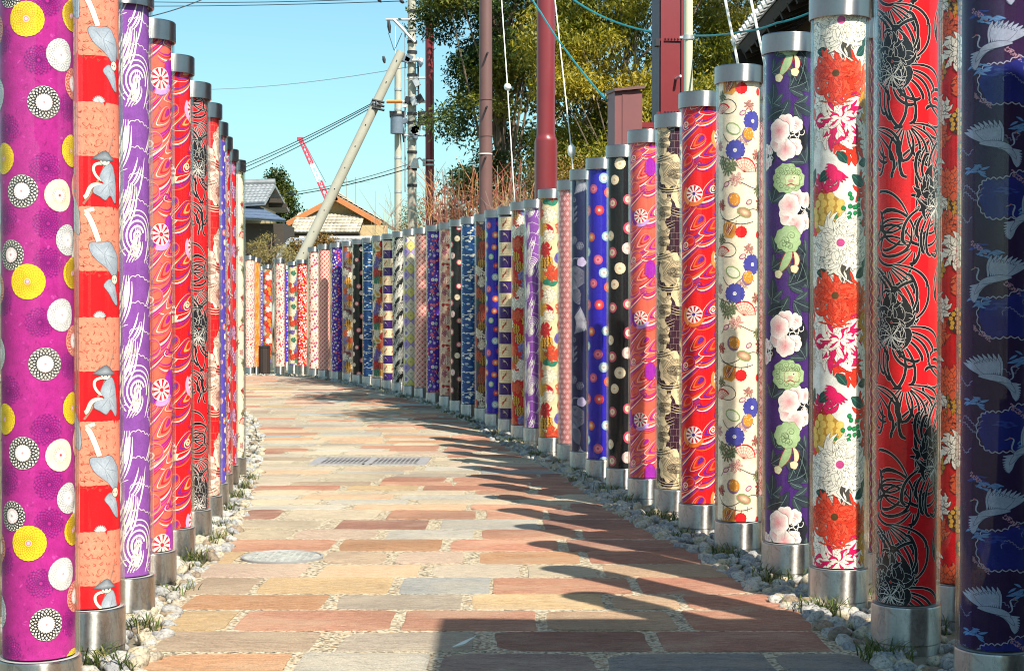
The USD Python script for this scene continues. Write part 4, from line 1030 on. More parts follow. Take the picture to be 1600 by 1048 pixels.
def pr_garden(bg, cols, seed, P=.62, R=.062, md=.075, kinds="csl", outl="4a3028", n=14, rings=4):
    """dense garden of chrysanthemums, scaled flowers and leaves"""
    rnd = random.Random(seed); C = Cell()
    pts = scatter(CIRC, P, md, rnd)
    for i, (x, z) in enumerate(pts):
        kd = kinds[i % len(kinds)]; c = S(cols[i % len(cols)]); r = R * rnd.uniform(.8, 1.15)
        if kd == "c": chrys(C, x, z, r, [c], S(outl), rnd, 1 + (i % 4) * .9, rings, n, .7, w=r * .26, ol=.0014)
        elif kd == "s": scales(C, x, z, r * .8, c, S(outl), 1 + (i % 4) * .9, rnd)
        else:
            for q in range(3): leaf(C, x, z, rnd.uniform(0, 6.3), r * 1.1, r * .55, c, None, .6 + (i % 4) * .1, out=S("20302a"))
    return cloth(S(bg), [tile(C, P)])

def pr_bands(seed, pale="ecd3ab", dark="3a1a66", ink="6a4a40", acc="c8402c", h=.115):
    rnd = random.Random(seed); C = Cell(); P = h * 4
    for q in range(2):
        z = q * h * 2; C.strip(np.stack([np.linspace(0, CIRC, 73), np.full(73, z + h / 2)], 1), h * 1.05, S(pale), .3)
        for x in np.arange(.0, CIRC, .026): kana(C, x, z + h * .92, .017, rnd, S(ink), 1, n=5)
        for x in np.arange(.03, CIRC, .11):
            for j in range(4): stroke(C, [(x, z + .02 + j * .01), (x + .03, z + .06), (x + .05, z + .1 - j * .01)], .009, S(acc), 1.3); stroke(C, [(x + .01, z - .02 - j * .01), (x + .045, z - .045), (x + .06, z - .08)], .004, S(pale), 1.3)
    return cloth(S(dark), [tile(C, P)])

def pr_sea(seed=5):
    rnd = random.Random(seed); C = Cell(); P = .40; cs = [S(c) for c in ("2a5d9a", "7fb4d4", "f2efe6", "14325f", "4b8ec0", "e8e4da")]
    for i in range(150):
        x, z = rnd.uniform(0, CIRC), rnd.uniform(0, P); C.disc(x, z, rnd.uniform(.008, .028), rnd.choice(cs), 1 + .01 * i, rz=rnd.uniform(.005, .013), n=10, rot=rnd.uniform(-.3, .3))
    for z in (.06, .25): C.strip(np.stack([np.linspace(0, CIRC, 60), z + .004 * np.sin(np.linspace(0, 40, 60))], 1), .006, cs[2], 2.8)
    return cloth(S("1f4a86"), [tile(C, P)])

def pr_diamond():
    C = Cell(); n = 4; w = CIRC / n; h = w * 1.05; cs = [S(c) for c in ("e2d0b8", "b498cc", "dccb74", "e8d8c0")]
    for i in range(n):
        for j in range(4):
            x, z = (i + .5 * (j % 2)) * w, j * h / 2
            C.blob((x, z), [(x + w * .5, z), (x + w * .25, z + h * .25), (x, z + h * .5), (x - w * .25, z + h * .25), (x - w * .5, z), (x - w * .25, z - h * .25), (x, z - h * .5), (x + w * .25, z - h * .25)], cs[j], .6)
            for q in ((1, 1), (1, -1)): C.strip(np.stack([np.linspace(x - w / 2, x, 8), np.linspace(z, z + q[1] * h / 2, 8)], 1), .0042, S("5a4a86"), 1)
            if j % 2 or i % 2: daisy(C, x, z, w * .20, 8, S("b0984a") if j == 2 else S("8a76b8"), S("5a4a70"), 1.1, WHITE)
            else: C.disc(x, z, w * .08, S("a89a6a"), 1.1)
    return cloth(S("e8dccb"), [tile(C, h * 2)])

def pr_blossom(bg, dots, seed, P=.5, r0=.006, r1=.02, md=.034, lines=None, hearts=True):
    rnd = random.Random(seed); C = Cell()
    for i, (x, z) in enumerate(scatter(CIRC, P, md, rnd)):
        c = S(dots[i % len(dots)]); r = rnd.uniform(r0, r1)
        C.disc(x, z, r, c, 1, n=20, wob=.10 if r > .012 else 0, k=5)
        if hearts and r > .009: C.disc(x, z, r * .38, S(dots[(i + 1) % len(dots)]), 1.1, n=10)
    if lines:
        for i in range(16): x, z = rnd.uniform(0, CIRC), rnd.uniform(0, P); stroke(C, [(x, z), (x + rnd.uniform(-.04, .04), z + .05), (x + rnd.uniform(-.06, .06), z + .11)], .005, S(lines), .7)
    return cloth(S(bg), [tile(C, P)])

def pr_pink_geo(bg="eebfae", dot="b8283e", ln="b88a50", cell=.068):
    C = Cell(); n = int(round(CIRC / cell)); w = CIRC / n
    for i in range(n):
        for j in (0, 1):
            x, z = (i + .5 * j) * w, j * w * .5
            C.disc(x, z, w * .17, S(dot), 1, n=10, wob=.2, k=5)
            for q in (.26, .36): C.ring(x, z, w * q, .0042, S(ln if q < .3 else "d06a78"), .9, a0=.2, a1=2.94, n=8)
            C.disc(x + w * .25, z + w * .25, w * .09, S("7a5a9a"), 1, n=8)
    return cloth(S(bg), [tile(C, w)])

PINKS = [("d0556a", "f0dcb0", "e89aa0"), ("efd2ae", "f4e2c4", "e8b48a"), ("e9c0bc", "f1d4c8", "e6a8a0"), ("c84a60", "f3e6cc", "f0a0a0")]
BLUES = [("e0603c", "f1a878", "f4e4cc"), ("9cb8c8", "e8e4d8", "c8a8a0"), ("cf3a48", "e8605c", "f3d8c8"), ("d05a7a", "e88a9a", "d04858"), ("86c094", "e8dcd0", "e8a0a0")]
RED_SW = ["f4ddc6", "e8622e", "7a1c78", "f2a05a"]
PRINTS = {
    "magenta": pr_magenta, "script": pr_script, "purple": pr_purple,
    "coral": lambda: pr_swirl("ea6450", ["f6e2d6", "cf1f30", "a81a8c", "e0404a"], ("c8203a", "f2e6da", "c0203a", "8a1a9a", "c69ae0"), 21, accent="a026a6"),
    "red_swirl": lambda: pr_swirl("df1018", RED_SW, ("c81c3c", "f3e4dc", "5a2a8a", "e8a0c8", "f1d3a8"), 22),
    "red_swirl_orange": lambda: pr_swirl("df1016", ["f4e0d2", "ee6a2a", "6a1c86", "e8622e"], ("c01424", "f3ece4", "4a2a86", "f08a4a", "e8702e"), 23),
    "black_chrys": pr_black_chrys, "wave_red": lambda: pr_wave("d8161e", "f0d8c4", "8a2a24", 31, "e8785a"), "wave_plum": lambda: pr_wave("3a1a2c", "e9cfa6", "211a1e", 32, "a98a86"),
    "crane": pr_crane, "multi": pr_multi, "peony": pr_peony, "toys": pr_toys,
    "black_rose": lambda: pr_rosettes("18171c", PINKS, 41), "blue_rose": lambda: pr_rosettes("2c22a8", BLUES, 42, .031, .60, .09),
    "night": pr_night, "lattice": pr_lattice, "zigzag": pr_zigzag,
    "garden_cream": lambda: pr_garden("dcc49c", ["efe2cc", "de4c24", "d89a38", "efe2cc", "6a5aa8", "2f7a62", "c01c28", "d8482a"], 51, kinds="ccscccl"),
    "garden_red": lambda: pr_garden("cf141c", ["f2e8da", "e65c38", "dca23a", "f2e8da", "e8683c", "c89030", "8a86c4"], 52, kinds="ccsccsc"),
    "garden_dark": lambda: pr_garden("4c3240", ["a8382a", "d9cbb8", "a07a38", "4a4a86", "b84a30", "2c4a44"], 53, kinds="ccscsl"),
    "garden_grey": lambda: pr_garden("8a7c78", ["e06038", "e8dcc8", "d89a40", "e8dcc8", "7a78b0", "6a3a40"], 54, kinds="ccsccl"),
    "bands": lambda: pr_bands(61), "sea": pr_sea, "diamond": pr_diamond,
    "black_spiral": lambda: pr_purple("18171b", 71, "e9e2d6", .40, 1.25),
    "pink_geo": pr_pink_geo, "purple_dots": lambda: pr_blossom("4a2c9a", ["f0e6e0", "e87088", "d8263c", "a8c4b0", "c89ad8", "f0e6e0", "c81c34"], 81, lines="e8c8c0"),
    "red_dots": lambda: pr_blossom("d81220", ["f4ebe2", "ee8a3c", "f4ebe2", "f0b0a8"], 82, r0=.009, r1=.024, hearts=False),
    "blue_dots": lambda: pr_blossom("3a30b4", ["f3eef0", "e8a0b8", "f0c8c0", "d84860"], 83, r0=.010, r1=.022, md=.05),
    "violet_dots": lambda: pr_blossom("5a48b0", ["f3e6d6", "e8b0b8", "ee8a6a", "f3e6d6"], 88, r0=.006, r1=.018, md=.04),
    "cream_floral": lambda: pr_garden("ecc4a8", ["e8a898", "c02a34", "d88a7a", "efd2c0", "9a4a68", "c83a3a"], 84, P=.45, R=.045, md=.062, kinds="clcscc", outl="a0584c", n=10, rings=3),
    "cream_red": lambda: pr_blossom("eecab8", ["c01c2c", "e08a8c", "c01c2c", "f2e2d4", "8a5a86", "d84a50"], 85, r0=.008, r1=.024, md=.036, lines="b87080"),
    "white_red": lambda: pr_blossom("eed2c0", ["c8202c", "d8708a", "e8a078", "b81c28", "8a6a9a"], 87, r0=.008, r1=.018, md=.03, lines="d07a8a"),
    "floral_crimson": lambda: pr_garden("cf1822", ["f0e2d8", "e0a8b0", "30262a", "f0e2d8", "a890c0"], 89, P=.5, R=.05, md=.07, kinds="cclc", outl="5a2028", n=10, rings=3),
    "mauve_red": lambda: pr_garden("d4202a", ["b890b8", "f0e0d4", "c4a0c0", "f0e0d4"], 90, P=.5, R=.05, md=.08, kinds="scc", outl="7a3a58", n=9, rings=3),
    "orange": lambda: pr_purple("f0761c", 72, "f6c590", .55, .8),
}
_cache = {}
# ------------------------------------------------------------------ the poles: steel base, clear tube, printed cloth inside, steel cap
RB, RT, RC = .1005, .0975, .1035
BASE_MESH = lathe([(RB - .002, -.06), (RB - .002, .017), (RB - .005, .019), (RB, .021), (RB, .124), (RB - .0015, .128), (RB - .007, .129), (RB - .007, .120)], 64)
SLEEVE_LIP = lathe([(RT - .012, .1285), (RT - .002, .1285), (RT - .002, .131), (RT - .012, .131)], 48)
TUBE_MESH = lathe([(RT, .1305), (RT, 1.985)], 64)
_v, _f = lathe([(RT - .005, .1305), (RT - .005, 1.985)], 64)
TUBE_IN = (_v, _f)
CAP_MESH = lathe([(RT + .0005, 1.978), (RC - .001, 1.977), (RC, 1.979), (RC, 2.046), (RC - .003, 2.05), (.0005, 2.052)], 64)
FLOOR_MESH = lathe([(RT - .002, .130), (.0005, .1305)], 40)
M["inner"] = mat("tube_floor", (.45, .45, .45), .6)
GROUP = "printed cloth poles lining the path"
proto = {}
def pole(xc, p, pr, label, turn=0.0, pos=None, group=GROUP):
    if pos is None:
        d = 2.05 * FPX / p; x = (xc - 800) / FPX * d
    else: x, d = pos
    rz = math.degrees(-math.atan2(x, d)) + turn
    loc = (x, d, float(ground(d)))
    if pr in proto:
        path = numbered("/World/fabric_pole")
        xf = UsdGeom.Xform.Define(stage, path)
        xf.GetPrim().GetReferences().AddInternalReference(proto[pr])
        xf.GetPrim().GetAttribute('xformOp:translate').Set(Gf.Vec3d(*map(float, loc))); xf.GetPrim().GetAttribute('xformOp:rotateZ').Set(float(rz))
        xf.GetPrim().SetInstanceable(True)
        return tag(xf.GetPrim(), label, "pole", group)
    t = thing("fabric_pole", label, "pole", loc, rz, group)
    proto[pr] = t.GetPath()
    b = obj("steel_base", BASE_MESH, M["steel_base"], t, smooth=30)
    obj("tube_bottom", FLOOR_MESH, M["inner"], t, smooth=30)
    detail(1.0 if p > (655 if xc < 400 else 530) else .5, 2.1 if pr in ('magenta', 'script', 'crane', 'multi', 'peony', 'red_swirl', 'red_swirl_orange', 'wave_plum') else 9.9)
    (v, f, n), c = PRINTS[pr]()
    obj("printed_cloth", (v, f, n), M["print"], t, tint=c)
    mb = MB().add(*TUBE_MESH).add(*TUBE_IN)
    obj("clear_tube", mb.get(), M["acrylic"], t, smooth=30)
    obj("cap", CAP_MESH, M["steel"], t, smooth=30)
    return t

LEFT = [(59, 1312, "magenta", "magenta pole with yellow and white lace medallions, nearest on the left", 0),
        (139, 1110, "script", "red and salmon pole with brush script and leaf-hatted frogs", 0),
        (192, 980, "purple", "purple pole with white brush swirls, on the left of the path", 20),
        (231, 879, "coral", "coral pole with flowing swirls, right after the purple one on the left", -40),
        (265, 783, "red_swirl", "red pole with pink wheels and swirls, fifth on the left", 10),
        (295, 709, "black_chrys", "red pole with black chrysanthemums on the left side of the path", 60),
        (315, 652, "wave_red", "red pole with cream wave crests on the left", 20),
        (327, 600, "violet_dots", "violet pole with small pale flowers, squeezed between two on the left", 0),
        (336, 560, "floral_crimson", "crimson and white floral pole, ninth along the left row", 0),
        (347, 525, "mauve_red", "red and mauve floral pole, second to last visible on the left", 0),
        (360, 495, "toys", "cream toy-print pole, last visible of the left row", -60)]
RIGHT = [(1557, 1278, "crane", "navy and plum pole with flying white cranes, nearest on the right", 0),
         (1417, 1095, "black_chrys", "red pole with huge black chrysanthemums, beside the crane pole", 0),
         (1311, 945, "multi", "white pole with red, white and magenta chrysanthemums", 0),
         (1232, 842, "peony", "dark purple pole with pink peonies and green lions", 0),
         (1154, 755, "toys", "cream pole with blue discs, fans and red balls, right of the red swirl one", 0),
         (1094, 682, "red_swirl_orange", "bright red pole with orange and purple swirls, beside the cream one", 0),
         (1053, 622, "wave_plum", "dark plum pole with cream wave crests", 0),
         (1009, 577, "coral", "coral pole with swirls, on the right between the black dotted and the wave pole", 0),
         (973, 535, "black_rose", "black pole with pink and cream rosettes, largest of the black dotted ones", 0),
         (940, 500, "blue_rose", "blue pole with orange and pale rosettes, larger of the two blue ones", 0),
         (913, 468, "night", "navy pole with pale line-drawn plumes and blossoms", 0),
         (892, 438, "lattice", "slim red and white lattice pole beside the navy one", 0),
         (861, 412, "garden_cream", "cream chrysanthemum pole with orange and green flowers, left of the lattice one", 0),
         (836, 379, "purple", "purple pole with white spirals on the right side", 150),
         (816, 370, "garden_red", "red pole with white and orange chrysanthemums beside the purple spiral one", 0),
         (795, 352, "bands", "pole with cream script bands and dark purple bands, nearer of the two", 0),
         (774, 338, "blue_rose", "blue pole with rosettes, smaller of the two blue ones", 130),
         (757, 322, "garden_dark", "shaded dark floral pole between the blue and the sea-blue ones", 0),
         (735, 311, "sea", "blue and white sea pattern pole, nearer of the two", 0),
         (717, 300, "black_rose", "black pole with pink rosettes beside the sea-blue one", 100),
         (700, 288, "cream_floral", "cream pole with pink and red flowers, right of a violet dotted one", 0),
         (679, 278, "purple_dots", "violet pole with white and red dots, between a pink and a cream one", 0),
         (660, 266, "pink_geo", "pale pink pole with small red star flowers, right of the diamond one", 0),
         (642, 260, "diamond", "cream pole with lilac and yellow diamonds", 0),
         (625, 251, "black_spiral", "black pole with white spirals", 0),
         (609, 243, "bands", "banded cream and purple pole beside the black spiral one, farther of the two", 60),
         (593, 237, "garden_cream", "cream and orange chrysanthemum pole, far down the right row", 120),
         (577, 230, "sea", "blue and white sea pattern pole, farther of the two", 90),
         (561, 225, "black_rose", "black pole with pale pink rosettes, farthest of the black dotted ones", 220),
         (545, 218, "garden_grey", "grey pole with orange and white chrysanthemums, far down the row", 0),
         (527, 214, "purple_dots", "violet dotted pole farther down the row, beside a pink starred one", 150),
         (507, 209, "pink_geo", "pale pink starred pole with a rounded shadow on it, far end of the row", 70),
         (491, 202, "cream_red", "cream pole with red camellias, last before the far bend", 0)]
FAR = [(472, 177, "red_dots", "red pole with white and orange dots at the far bend", 0),
       (458, 172, "garden_cream", "cream, green and red floral pole left of the red dotted one at the bend", 200),
       (447, 160, "blue_dots", "blue dotted pole standing back between two at the far bend", 0),
       (437, 179, "cream_red", "cream pole with red camellias, standing alone left at the far bend", 120),
       (418, 163, "garden_red", "short orange and red floral pole behind the dark bin", 60),
       (408, 158, "violet_dots", "slim violet pole behind the dark bin", 0),
       (399, 181, "orange", "plain orange pole at the far left end", 0),
       (390, 186, "white_red", "cream pole with tiny red dots at the far left end", 0)]
for row in LEFT + RIGHT + FAR:
    pole(*row[:4], turn=row[4])
# second row on the right, seen in the gaps and casting its shade on the first
pts = [((xc - 800) / FPX * 2.05 * FPX / p, 2.05 * FPX / p) for xc, p, *_ in RIGHT]
back = ["garden_red", "zigzag", "garden_dark", "wave_plum", "lattice", "night", "purple", "black_rose", "sea", "garden_red", "blue_rose", "coral", "bands", "black_spiral", "cream_floral", "garden_grey"]
for i in range(1, 22):
    (x0, y0), (x1, y1) = pts[i], pts[i + 1]
    tx, ty = x1 - x0, y1 - y0; L = math.hypot(tx, ty)
    q = ((x0 + x1) / 2 + ty / L * .30, (y0 + y1) / 2 - tx / L * .30 - .0)
    a = RIGHT[i][3].split(",")[0]; 
    lab = {1: "red chrysanthemum pole of the second row, glimpsed between the crane and the black chrysanthemum poles", 2: "red zigzag pole of the second row, glimpsed beside the white chrysanthemum pole"}.get(i)
    pole(0, 0, back[(i - 1) % len(back)], lab or f"back-row pole mostly hidden behind the {' '.join(a.split()[:9])}", turn=37.0 * i % 360, pos=q, group="second row of poles behind the right-hand one")
# nearest poles of the right-hand rows, just outside the picture, whose shade falls into it
# ------------------------------------------------------------------ a roof over the start of the path, just behind the camera on the right; its shade covers the near corner
M["roof_panel"] = mat("canopy_panel", (.30, .31, .33), .5, .2)
M["post"] = mat("canopy_post", (.22, .05, .05), .45)
t = thing("entrance_canopy", "flat roofed entrance canopy on posts beside the start of the path", "canopy", (0, 0, 0))
zc = float(ground(2.0)) + 3.2
obj("roof", MB().box((1.29 + 2.6, 2.59 - 8.0, zc + .06), (5.2, 16.0, .12)).get(), M["roof_panel"], t)
for x in (2.2, 5.9):
    for y in (-11, -6, -1.2, 2.1): obj("post", MB().tube([(x, y, -.1), (x, y, zc)], .06, 12).get(), M["post"], t, smooth=30)

obj("back_wall", MB().box((6.1, 2.4 - 8.0, zc / 2), (.12, 15.6, zc)).get(), mat("dark_station_boards", (.07, .055, .045), .7), t)
# ------------------------------------------------------------------ foliage
def leaf_mat(name, trans=.35, rough=.5):
    return usdkit.material(stage, "/World/Looks/" + name, {
        "a": ("attribute", {"attribute": "tint"}), "p": ("principled_bsdf", {"roughness": rough, "specular_ior_level": .4}), "t": ("translucent_bsdf", {}), "m": ("mix_closure", {"fac": trans})},
        [("a.color", "p.base_color"), ("a.color", "t.color"), ("p.BSDF", "m.closure1"), ("t.BSDF", "m.closure2")], surface="m.closure")
M["leaf"] = leaf_mat("leaf")
M["bark"] = mat("bark", (.16, .115, .08), .9, var=.4, scale=6, bump=.6, bscale=30, coord="world")
M["twig_grey"] = mat("grey_twig", (.24, .19, .15), .8)
M["twig_red"] = mat("red_twig", (.36, .10, .07), .7, rnd=.2)
M["twig_orange"] = mat("orange_twig", (.46, .21, .07), .7)
M["twig_tan"] = mat("tan_twig", (.40, .30, .17), .8)
def leaves(pts, nrm, L, W, cols, R, droop=.3, pr=None):
    """one pointed leaf (two folded triangles) at each point"""
    n = len(pts)
    d = R.normal(size=(n, 3)) * [1, 1, .7] + np.array([0, 0, -droop]); d /= np.linalg.norm(d, axis=1, keepdims=True)
    up = R.normal(size=(n, 3)) * .5 + [0, -.15, .8]; s = np.cross(d, up); s /= np.linalg.norm(s, axis=1, keepdims=True) + 1e-9
    l = L * R.uniform(.6, 1.3, (n, 1)); w = W * R.uniform(.7, 1.2, (n, 1))
    m = pts + d * l * .45
    v = np.stack([pts, m + s * w, pts + d * l, m - s * w], 1).reshape(-1, 3)
    i = np.arange(n)[:, None] * 4
    f = np.vstack([i + [0, 1, 2], i + [0, 2, 3]])
    return v, f, np.repeat(cols, 4, 0)
def crown_points(R, blobs, n, clump, per):
    """points in clumps spread through ellipsoids, more of them towards the outside, with gaps"""
    w = np.array([b[1][0] * b[1][1] * b[1][2] for b in blobs]); pick = R.choice(len(blobs), n // per, p=w / w.sum())
    u = R.normal(size=(n // per, 3)); u /= np.linalg.norm(u, axis=1, keepdims=True); r = R.uniform(.15, 1, (n // per, 1)) ** .45
    C = np.array([b[0] for b in blobs])[pick] + u * r * np.array([b[1] for b in blobs])[pick]
    from meshkit import noise
    keep = noise(C * 1.25 + 17.3) * .65 + noise(C * 2.9 + 5.1) * .35 > .405
    C = C[keep]
    tone = np.clip(noise(C * .8 + 3.1) * 1.3 - .12, 0, 1)
    P = (C[:, None] + R.normal(size=(len(C), per, 3)) * clump).reshape(-1, 3)
    return C, P, np.repeat(tone, per)
def tone_cols(R, tone, ramp):
    ramp = np.array(ramp); x = np.clip(tone + R.normal(0, .16, len(tone)), 0, .999) * (len(ramp) - 1); i = x.astype(int); q = (x - i)[:, None]
    return (ramp[i] * (1 - q) + ramp[np.minimum(i + 1, len(ramp) - 1)] * q) * R.uniform(.8, 1.2, (len(tone), 1))
def tree(name, label, cat, base, blobs, n, L, W, ramp, seed, trunk_r=.16, per=22, clump=.14, droop=.3, limbs=14, group=None, trunk_pts=None):
    R = np.random.RandomState(seed); t = thing(name, label, cat, (0, 0, 0), 0, group)
    C, P, tone = crown_points(R, blobs, n, clump, per)
    v, f, c = leaves(P, None, L, W, tone_cols(R, tone, ramp), R, droop)
    obj("crown", (v, f, None), M["leaf"], t, tint=c)
    zt = max(b[0][2] + b[1][2] * .5 for b in blobs); top = np.mean([b[0] for b in blobs], 0)
    mb = MB(); q = [np.array(base), np.array(base) * .6 + np.array([top[0], top[1], zt]) * .4 + R.normal(size=3) * .1, np.array([top[0], top[1], zt])]
    if trunk_pts: q = [np.array(x_) for x_ in trunk_pts]
    mb.tube(q, [trunk_r, trunk_r * .7, trunk_r * .15], 9)
    obj("trunk", mb.get(), M["bark"], t, smooth=40)
    mb = MB()
    for e in C[R.choice(len(C), min(limbs, len(C)), replace=False)]:
        k = R.uniform(.2, .75); s_ = q[0] * (1 - k) + q[2] * k if not trunk_pts else q[1] * (1 - k) + q[2] * k
        mb.tube([s_, (s_ + e) / 2 + [0, 0, .15], e], [trunk_r * .3, trunk_r * .18, .008], 5)
    obj("limb", mb.get(), M["bark"], t, smooth=40)
    return t
gz = lambda d: float(ground(d))
DARK = [(.012, .026, .007), (.028, .056, .012), (.06, .095, .016), (.11, .135, .02), (.20, .19, .025)]
GOLD = [(.035, .05, .007), (.085, .11, .012), (.18, .185, .016), (.29, .25, .02), (.42, .32, .03)]
OLIVE = [(.03, .04, .012), (.07, .075, .02), (.13, .11, .03), (.2, .15, .04)]
W = at
def blob(px, py, d, rpx, rpy, ry): return (W(px, py, d), (rpx * d / FPX, ry, rpy * d / FPX))
def scatter_blobs(seed, n, x0, x1, y0, y1, d, r0, r1, ry, cut=None):
    q = np.random.RandomState(seed); out = []
    while len(out) < n:
        x, y, r = q.uniform(x0, x1), q.uniform(y0, y1), q.uniform(r0, r1)
        if cut and x < np.interp(y, *cut): continue
        out.append(blob(x, y, d + q.uniform(-1, 1), r, r * q.uniform(.45, .8), ry))
    return out
tree("evergreen_tree", "dark evergreen tree with sky showing through its left side, behind the brown pole", "tree", (W(790, 480, 38)[0], 38, gz(38)),
     scatter_blobs(31, 46, 665, 880, -110, 300, 38, 26, 52, .7, ([-110, 40, 120, 200, 300], [650, 668, 712, 706, 742])), 62000, .12, .024, DARK, 1, per=20, clump=.11, droop=.6, limbs=30)
tree("bamboo_grove", "yellow-green bamboo grove behind the maroon steel column", "bamboo", (W(990, 480, 35)[0], 35, gz(35)),
     scatter_blobs(32, 72, 850, 1185, -110, 340, 35, 28, 60, .8) + scatter_blobs(34, 16, 870, 985, 120, 330, 35.5, 28, 50, .7), 128000, .14, .019, GOLD, 2, trunk_r=.09, per=18, clump=.12, droop=.9, limbs=40)
tree("shaded_tree", "dark green tree filling the gaps behind the golden bamboo", "tree", (W(930, 480, 44)[0], 44, gz(44)),
     scatter_blobs(33, 60, 720, 1220, -110, 420, 44, 40, 80, 1.0, ([-110, 200, 400], [760, 790, 720])), 42000, .17, .045, [(.012, .018, .005), (.03, .04, .010), (.055, .06, .014), (.10, .085, .02)], 10, per=16, clump=.2, droop=.5, limbs=20)
tree("broadleaf_tree", "shaded green tree at the upper right behind the dark eaves", "tree", (W(1270, 480, 42)[0], 42, gz(42)),
     [blob(1200, 60, 42, 110, 110, 1.6), blob(1300, 0, 42, 120, 120, 1.6), blob(1170, 160, 42, 80, 80, 1.2), blob(1080, 210, 40, 60, 70, 1.0)], 40000, .13, .024, OLIVE, 3, per=20)
tree("pointed_conifer", "small dense green conifer behind the grey-roofed house on the left", "tree", (W(437, 480, 105)[0], 105, gz(105)),
     [blob(432, 285, 105, 16, 20, .7), blob(438, 310, 105, 22, 26, .9), blob(446, 332, 105, 22, 24, .9)], 9000, .22, .06, [(.02, .035, .008), (.05, .075, .012), (.10, .12, .02), (.16, .16, .03)], 4, per=12, clump=.2, limbs=4)
tree("round_bush", "rounded brownish green bush below the tiled awning", "bush", (W(505, 480, 60)[0], 60, gz(60)),
     [blob(503, 386, 60, 26, 20, .6), blob(470, 392, 60, 22, 16, .5)], 7000, .10, .03, [(.05, .05, .012), (.11, .10, .02), (.20, .13, .03), (.26, .14, .04)], 5, trunk_r=.06, per=14, clump=.09, limbs=5)
tree("clipped_garden_tree", "gnarled garden tree with sparse yellowish leaf pads, left below the houses", "tree", (W(415, 480, 44)[0], 44, gz(44)),
     [blob(400, 385, 44, 18, 10, .3), blob(425, 372, 44.3, 20, 9, .3), blob(440, 392, 44, 16, 10, .3), blob(408, 400, 44, 26, 10, .4), blob(452, 400, 44, 14, 10, .3)], 5200, .05, .012, [(.09, .075, .03), (.20, .16, .05), (.30, .24, .08), (.36, .30, .12)], 6, trunk_r=.07, per=12, clump=.05, limbs=34)
tree("dry_hedge", "yellowish dry hedge behind the red pole at the centre", "hedge", (W(668, 480, 58)[0], 58, gz(58)),
     [blob(660, 345, 58, 34, 40, .7), blob(700, 340, 58, 34, 45, .7), blob(640, 365, 58, 24, 26, .6), blob(860, 330, 58, 60, 60, .8)], 16000, .13, .016, [(.07, .055, .015), (.16, .12, .03), (.25, .19, .05), (.33, .24, .08)], 7, trunk_r=.05, per=14, clump=.15, droop=-.5, limbs=8)
tree("autumn_shrub", "loose olive and orange shrub behind the red steel pole", "shrub", (W(880, 480, 30)[0], 30, gz(30)),
     [blob(810, 305, 30, 50, 50, .6), blob(890, 300, 30, 60, 60, .6), blob(930, 330, 30, 50, 50, .6)], 13000, .055, .012, [(.05, .05, .012), (.12, .10, .02), (.22, .15, .03), (.32, .17, .04)], 8, trunk_r=.05, per=10, clump=.16, limbs=40)
tree("overhanging_tree", "tall loose tree behind the second row of poles, its crown above the picture", "tree", (4.5, 12.4, gz(12.4)),
     [((.75, 18.4, 7.0), (.9, 1.5, .5)), ((1.5, 14.4, 7.0), (.8, 1.3, .5)), ((2.3, 11.2, 7.2), (.7, 1.0, .5)), ((3.4, 13.0, 7.6), (1.2, 1.2, .7))], 13000, .13, .034, DARK[1:], 9, trunk_r=.13, per=16, clump=.15, limbs=24, trunk_pts=[(4.5, 12.4, gz(12.4)), (4.4, 12.6, 5.4), (3.0, 13.6, 7.6)])

def twiggy(name, label, cat, spots, mats, seed, n, height, spread, group=None, r0=.012, side=5, sub=True):
    R = np.random.RandomState(seed); t = thing(name, label, cat, (0, 0, 0), 0, group); mbs = [MB() for _ in mats]
    for k in range(n):
        b = np.array(spots[R.randint(len(spots))], float) + [R.normal(0, .22), R.normal(0, .18), 0]
        h = height * R.uniform(.55, 1.05); lean = R.normal(0, spread, 2)
        u = np.linspace(0, 1, 6)[:, None]
        p = b + np.hstack([lean[0] * u ** 1.4 * h, lean[1] * u ** 1.4 * h, u * h]) + R.normal(0, .02, (6, 3)) * u
        mb = mbs[R.randint(len(mats))]; mb.tube(p, np.linspace(r0, .004, 6), 3, cap=False)
        for _ in range(side):
            q = R.uniform(.3, .95); s_ = p[0] * 0 + np.array([np.interp(q, u[:, 0], p[:, i]) for i in range(3)])
            e = s_ + np.array([R.normal(0, .25), R.normal(0, .2), R.uniform(.08, .45)]) * h * .35
            mb.tube([s_, (s_ + e) / 2 + R.normal(0, .02, 3), e], [.006, .005, .003], 3, cap=False)
    for mb, m in zip(mbs, mats):
        if mb.v: obj("twigs", mb.get(), m, t)
    return t
bx = lambda px, d: (W(px, 480, d)[0], d, gz(d))
twiggy("red_twig_shrub", "bare shrub of red and orange twigs in front of the brown pole", "shrub", [bx(p, 29) for p in range(700, 800, 12)], [M["twig_red"], M["twig_red"], M["twig_orange"], M["twig_tan"]], 11, 330, 3.6, .10)
twiggy("bare_shrub", "bare greyish shrub with long thin shoots beside the concrete poles", "shrub", [bx(p, 46) for p in range(590, 700, 14)], [M["twig_grey"], M["twig_tan"], M["twig_red"]], 12, 60, 4.6, .14, r0=.013)
twiggy("dry_reeds", "dry orange-brown brush along the row right of the red pole", "shrub", [bx(p, 28) for p in range(790, 960, 16)], [M["twig_orange"], M["twig_tan"], M["twig_grey"]], 13, 210, 3.1, .13)
twiggy("gnarled_branches", "tangle of bare tan branches in front of the left house", "shrub", [bx(p, 46) for p in range(392, 450, 8)], [M["twig_tan"], M["twig_orange"], M["twig_grey"]], 14, 130, 2.9, .13, r0=.02)

